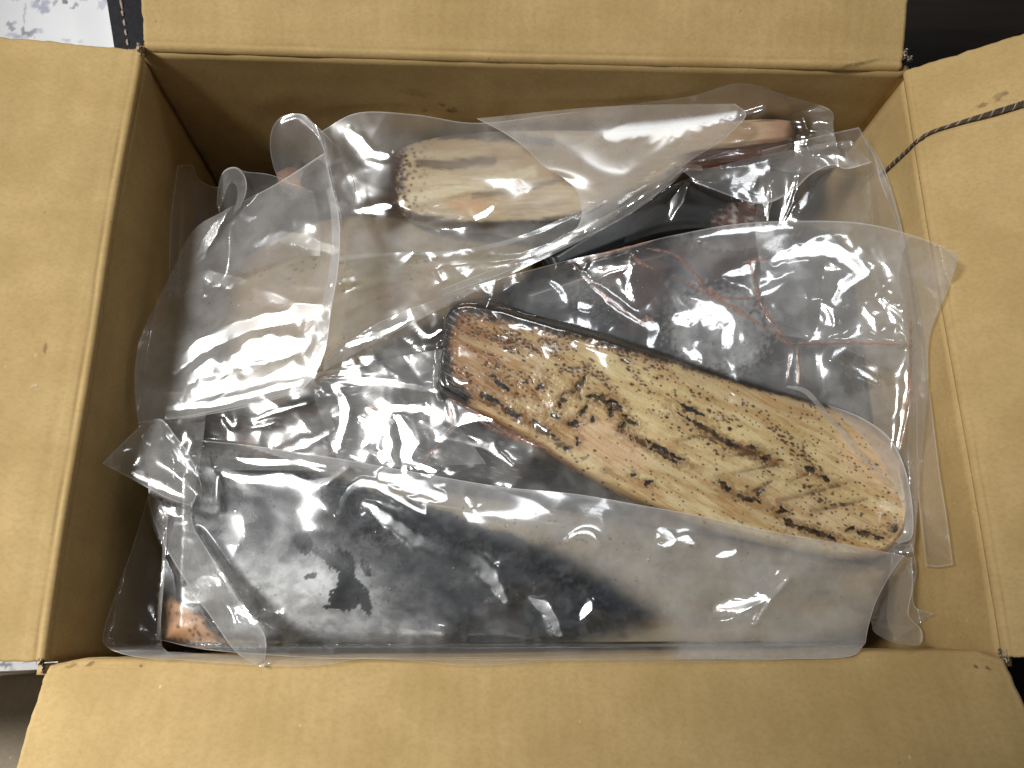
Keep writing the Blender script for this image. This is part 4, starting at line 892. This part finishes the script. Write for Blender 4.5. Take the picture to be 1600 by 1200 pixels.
wide = 0.0006 + 0.0008 * sstep(1470, 1570, q[:, 0]) + 0.0004 * sstep(1440, 1400, q[:, 0])
for k in range(4):
    ph = 2 * np.pi * sl / 0.0052 + k * np.pi / 2
    off = aa * (np.cos(ph) * wide)[:, None] + cc * (np.sin(ph) * wide * 0.7 + 0.0003)[:, None]
    v, f = tube(base + off, 0.00036 + 0.00010 * sstep(1450, 1560, q[:, 0]), 5)
    link('strand', v, f, CORD_PALE if k == 1 else CORD_DARK, cord)

# torn paper at the corners of the box
def torn(px, py, w, h, seed, z=0.0):
    n = 14; u, v = np.meshgrid(np.linspace(-1, 1, n), np.linspace(-1, 1, n), indexing='ij')
    r = 1 + 0.5 * vnoise(u * 2 + seed, v * 2, seed)
    X = px + w * u * r + 2.5 * vnoise(u * 3, v * 3 + 5, seed + 1); Y = py + h * v * r + 2.5 * vnoise(u * 3 + 8, v * 3, seed + 2)
    Z = z + 0.004 * vnoise(u * 2.2, v * 2.2 + 3, seed + 3) + 0.002 * np.cos(u * 2.5)
    link('torn_corner', P(X, Y, Z), grid_faces(n, n), KRAFT_EDGE, box)
torn(219, 80, 3.0, 7, 1, -0.002); torn(216, 73, 1.6, 6, 2, 0.002); torn(1414, 84, 4, 7, 3, 0.001); torn(1420, 92, 5, 4, 4, -0.001); torn(1408, 96, 4, 5, 10, -0.004)
torn(62, 1034, 5, 4, 5, -0.001); torn(66, 1042, 3, 8, 6, -0.003); torn(1573, 1026, 4, 8, 7, -0.002); torn(1562, 1020, 3, 8, 8, -0.004); torn(1568, 1034, 5, 6, 9, -0.005)

# marks on the board: smudges and a dried drop
def stain_mat():
    m, nt, out = mat('smudge'); b = NB(nt)
    co = b.n('TexCoord').outputs['Object']; n = b.noise(co, 330, 4, 0.7)
    c = b.attr('tint').outputs['Color']
    p = b.n('BsdfPrincipled', Base__Color=c, Roughness=0.6)
    tr = b.n('BsdfTransparent'); x = b.n('MixShader')
    b.put(x.inputs[0], b.math('MULTIPLY', b.attr('edge').outputs['Fac'], b.ramp(n, 0.3, 0.7, 0.35, 1.0)))
    nt.links.new(tr.outputs[0], x.inputs[1]); nt.links.new(p.outputs[0], x.inputs[2]); nt.links.new(x.outputs[0], out.inputs[0]); return m
SMUDGE = stain_mat()
def stain(px, py, rx, ry, ang, col, k, seed):
    n, a = 14, math.radians(ang); u, v = np.meshgrid(np.linspace(-1.2, 1.2, n), np.linspace(-1.2, 1.2, n), indexing='ij')
    X = px + rx * u * math.cos(a) - ry * v * math.sin(a); Y = py + rx * u * math.sin(a) + ry * v * math.cos(a)
    pts = np.array([on_board(x, y, 0.0004) for x, y in zip(X.ravel(), Y.ravel())])
    al = k * sstep(1.1, 0.3, np.hypot(u, v) + 0.5 * vnoise(u * 2 + seed, v * 2, seed))
    link('smudge', pts, grid_faces(n, n), SMUDGE, box, attrs={'edge': al}, colors={'tint': np.zeros((n * n, 3)) + lin(*col)})
stain(1562, 151, 16, 6, -32, (105,80,56), 0.5, 1); stain(1534, 165, 13, 4, -20, (110,82,52), 0.6, 2)
stain(70, 545, 4, 10, 10, (140,95,50), 0.6, 3); stain(57, 556, 4, 4, 0, (235,205,150), 0.7, 4); stain(55, 603, 7, 4, 0, (225,205,170), 0.5, 5)
stain(650, 145, 30, 7, 12, (150,120,75), 0.35, 6); stain(690, 163, 8, 3, 20, (40,28,12), 0.6, 7); stain(707, 172, 9, 5, 0, (40,28,12), 0.65, 8); stain(664, 172, 5, 3, 0, (45,32,15), 0.5, 9)
stain(112, 1040, 12, 3, -20, (120,90,55), 0.6, 10); stain(140, 1038, 10, 3, -30, (125,92,52), 0.6, 11); stain(220, 1040, 4, 3, -50, (110,80,45), 0.6, 12)
stain(1524, 1042, 5, 3, 40, (60,45,28), 0.7, 13); stain(1543, 1044, 6, 3, 45, (60,45,28), 0.7, 14); stain(1185, 172, 4, 3, 0, (90,65,35), 0.5, 15)
stain(1340, 100, 40, 4, -12, (75,58,32), 0.5, 16)

# ------------------------------------------------------------------ round the box: floor, cloth, strip, carton
ZF = -BOXH - TH - 0.0006
def floor_mat():
    m, nt, out = mat('dark_floor'); b = NB(nt)
    co = b.n('TexCoord').outputs['Object']
    g = b.noise(scaled(b, co, 6, 90, 1), 1.0, 5, 0.6); n = b.noise(co, 8, 3, 0.5)
    c = b.mix(b.ramp(g, 0.3, 0.7), (0.010, 0.0065, 0.004, 1), (0.020, 0.013, 0.009, 1)); c = b.mix(b.ramp(n, 0.3, 0.7, 0, 0.4), c, (0.016, 0.012, 0.010, 1))
    p = b.n('BsdfPrincipled', Base__Color=c, Roughness=0.5, Normal=b.n('Bump', Strength=0.2, Distance=0.001, Height=g).outputs[0])
    nt.links.new(p.outputs[0], out.inputs[0]); return m
fl = link('floor', [(-3, -3, ZF), (3, -3, ZF), (3, 3, ZF), (-3, 3, ZF)], [(0, 1, 2, 3)], floor_mat(), smooth=False); fl['kind'] = 'structure'

ZC = -0.190
def cloth_edge(y): return np.where(y > 0.2, -0.327 - 0.27 * (y - 0.31), -0.2973 - 0.0 * y)
cl = thing('floral_cloth', 'white cloth with pale grey flower print, beside the box at top left', 'cloth', (0, 0, 0))
n, m = 620, 220
yy = np.linspace(-0.42, 0.62, n)[:, None]; f = np.linspace(0, 1, m)[None, :] ** 1.5
xx = cloth_edge(yy) - 0.0 - 0.34 * f; yy = yy + 0 * xx
zz = ZC + 0.0035 * fbm(xx * 9, yy * 9, 401, 3) + 0.004 * sstep(0, 0.03, cloth_edge(yy) - xx) - 0.003
cx, cy = project(np.stack([xx, yy, zz], -1))
col = lin(246,247,250) + 0 * xx[..., None]
def leafy(x, y, rx, ry, an, tone, k):
    global col
    col = mixc(col, lin(*tone), k * blob(cx, cy, x, y, rx, ry, an, int(x * 3 + y), 0.9))
G1, G2, G3 = (170,174,196), (146,146,156), (120,104,98)
for x, y, rx, ry, an, tone, k in [(68,14,9,7,0,G1,.8),(55,6,6,8,20,G1,.7),(72,4,6,4,0,G1,.7),(60,-6,9,7,0,G1,.7),(160,8,8,8,0,G1,.5),(168,-4,8,8,0,G1,.5),(24,55,9,3.5,15,G1,.5),(38,52,5,2,-35,G2,.8),(50,50,8,3.4,-20,G2,.75),(58,48,9,4,0,G1,.5),
      (46,54,8,4,20,G2,.7),(36,48,3,8,0,G2,.75),(38,26,1.6,20,2,G2,.5),(40,12,1.4,8,0,G2,.4),(18,43,6,3.5,50,G2,.75),(14,37,5,3,10,G2,.7),(22,34,3,4,0,G1,.6),(30,58,12,3,0,G1,.5),(12,56,4,2,0,G1,.5),(116,10,2,7,20,G2,.8),(121,8,2,5,-30,G2,.7),(113,13,3,2,0,G2,.6),(101,1,4,5,0,G3,.8),(104,4,2,3,30,G3,.8),
      (86,4,3,7,25,G2,.6),(104,63,7,3,10,G1,.5),(126,65,6,2.5,0,G1,.4),(130,-3,6,5,0,G2,.6),(24,-4,8,5,0,G2,.6),(8,1038,10,5,0,(110,114,116),.8),(40,1034,6,3,0,G1,.5),(20,1046,5,3,0,G2,.5)]:
    leafy(x, y, rx, ry, an, tone, k)
b1, b2, idn = worley(xx / 0.05, yy / 0.05, 405)
outside = ((cx < -12) | (cy < -14)) & (cy < 900)
col = mixc(col, lin(*G1), 0.6 * outside * (idn > 0.45) * sstep(0.34, 0.24, b1 + 0.25 * vnoise(xx * 120, yy * 120, 407)))
CL = None
mm_, nt, out = mat('printed_cotton'); b = NB(nt)
co = b.n('TexCoord').outputs['Object']; nn_ = b.noise(co, 1400, 2, 0.6)
p_ = b.n('BsdfPrincipled', Base__Color=b.attr('tint').outputs['Color'], Roughness=0.85, Normal=b.n('Bump', Strength=0.15, Distance=0.0004, Height=nn_).outputs[0])
nt.links.new(p_.outputs[0], out.inputs[0])
pc = np.stack([xx, yy, zz], -1)
v = np.concatenate([pc.reshape(-1, 3), pc.reshape(-1, 3) - [0, 0, 0.004]])
ring = np.concatenate([np.arange(m), np.arange(1, n) * m + m - 1, (n - 1) * m + np.arange(m - 2, -1, -1), np.arange(n - 2, 0, -1) * m]); r2 = np.roll(ring, -1); o = n * m
link('printed_sheet', v, np.concatenate([grid_faces(n, m)[:, ::-1], grid_faces(n, m, o), np.stack([ring, r2, r2 + o, ring + o], 1)]), mm_, cl, colors={'tint': np.concatenate([col.reshape(-1, 3)] * 2)})

# dark edging with tan stitches, between the cloth and the box
strip = thing('dark_edging', 'charcoal fabric edging with a line of tan stitches, between white cloth and box', 'edging', (0, 0, 0))
ys = np.linspace(-0.42, 0.62, 160)[:, None]; fx = np.linspace(0, 1, 12)[None, :]
xs = cloth_edge(ys) + 0.0012 + fx * 0.034; zs = ZC + 0.001 + 0.003 * np.sin(np.pi * fx) + 0.0006 * vnoise(ys * 60, fx * 4, 411); ys = ys + 0 * xs
sheet('edging', np.stack([xs, ys, zs], -1)[::-1], np.array([0, 0, -0.012]), plain('charcoal_fabric', (0.022, 0.022, 0.026), 0.8), strip)
TAN = plain('tan_thread', (0.42, 0.34, 0.24), 0.8)
y = 0.60
while y > 0.24:
    L_ = 0.011 if y > 0.345 else 0.0055
    py = np.linspace(y, y - L_, 7); t = np.linspace(0, 1, 7)
    px_ = cloth_edge(py) + 0.0135 + 0.0006 * vnoise(py * 70, py * 0, 415)
    pts = np.stack([px_, py, ZC + 0.0041 + 0.0008 * np.sin(np.pi * t)], 1)
    vv, ff = tube(pts, 0.0011 * (0.5 + 0.5 * np.sin(np.pi * np.clip(t, .1, .9))), 6); link('stitch', vv, ff, TAN, strip)
    y -= L_ + (0.0012 if y > 0.345 else 0.004)

# pale carton under the front left corner
ct = thing('tan_carton', 'greyish tan cardboard carton, only its top peeking out at lower left', 'box', (0, 0, 0))
KR_GREY = kraft('grey_board', base=(0.60, 0.52, 0.40))
g = np.array([[[x, y0 + 0.0 * x, -0.100] for x in (-0.62, -0.245)] for y0 in (-0.62, -0.1685)]); g[1, 0, 1] = -0.178; g[1, 1, 1] = -0.1655
sheet('carton_top', g, np.array([0, 0, -0.004]), KR_GREY, ct)
for i, (pa, pb) in enumerate([(g[0, 0], g[0, 1]), (g[0, 1], g[1, 1]), (g[1, 1], g[1, 0]), (g[1, 0], g[0, 0])]):
    w_ = np.array([[pa, pb], [pa * [1, 1, 0] + [0, 0, ZF + 0.001], pb * [1, 1, 0] + [0, 0, ZF + 0.001]]], float); w_[0, :, 2] -= 0.0045
    dn = np.array([-(pb - pa)[1], (pb - pa)[0], 0]); dn = dn / np.linalg.norm(dn) * 0.004
    sheet('carton_side', w_, dn, KR_GREY, ct)
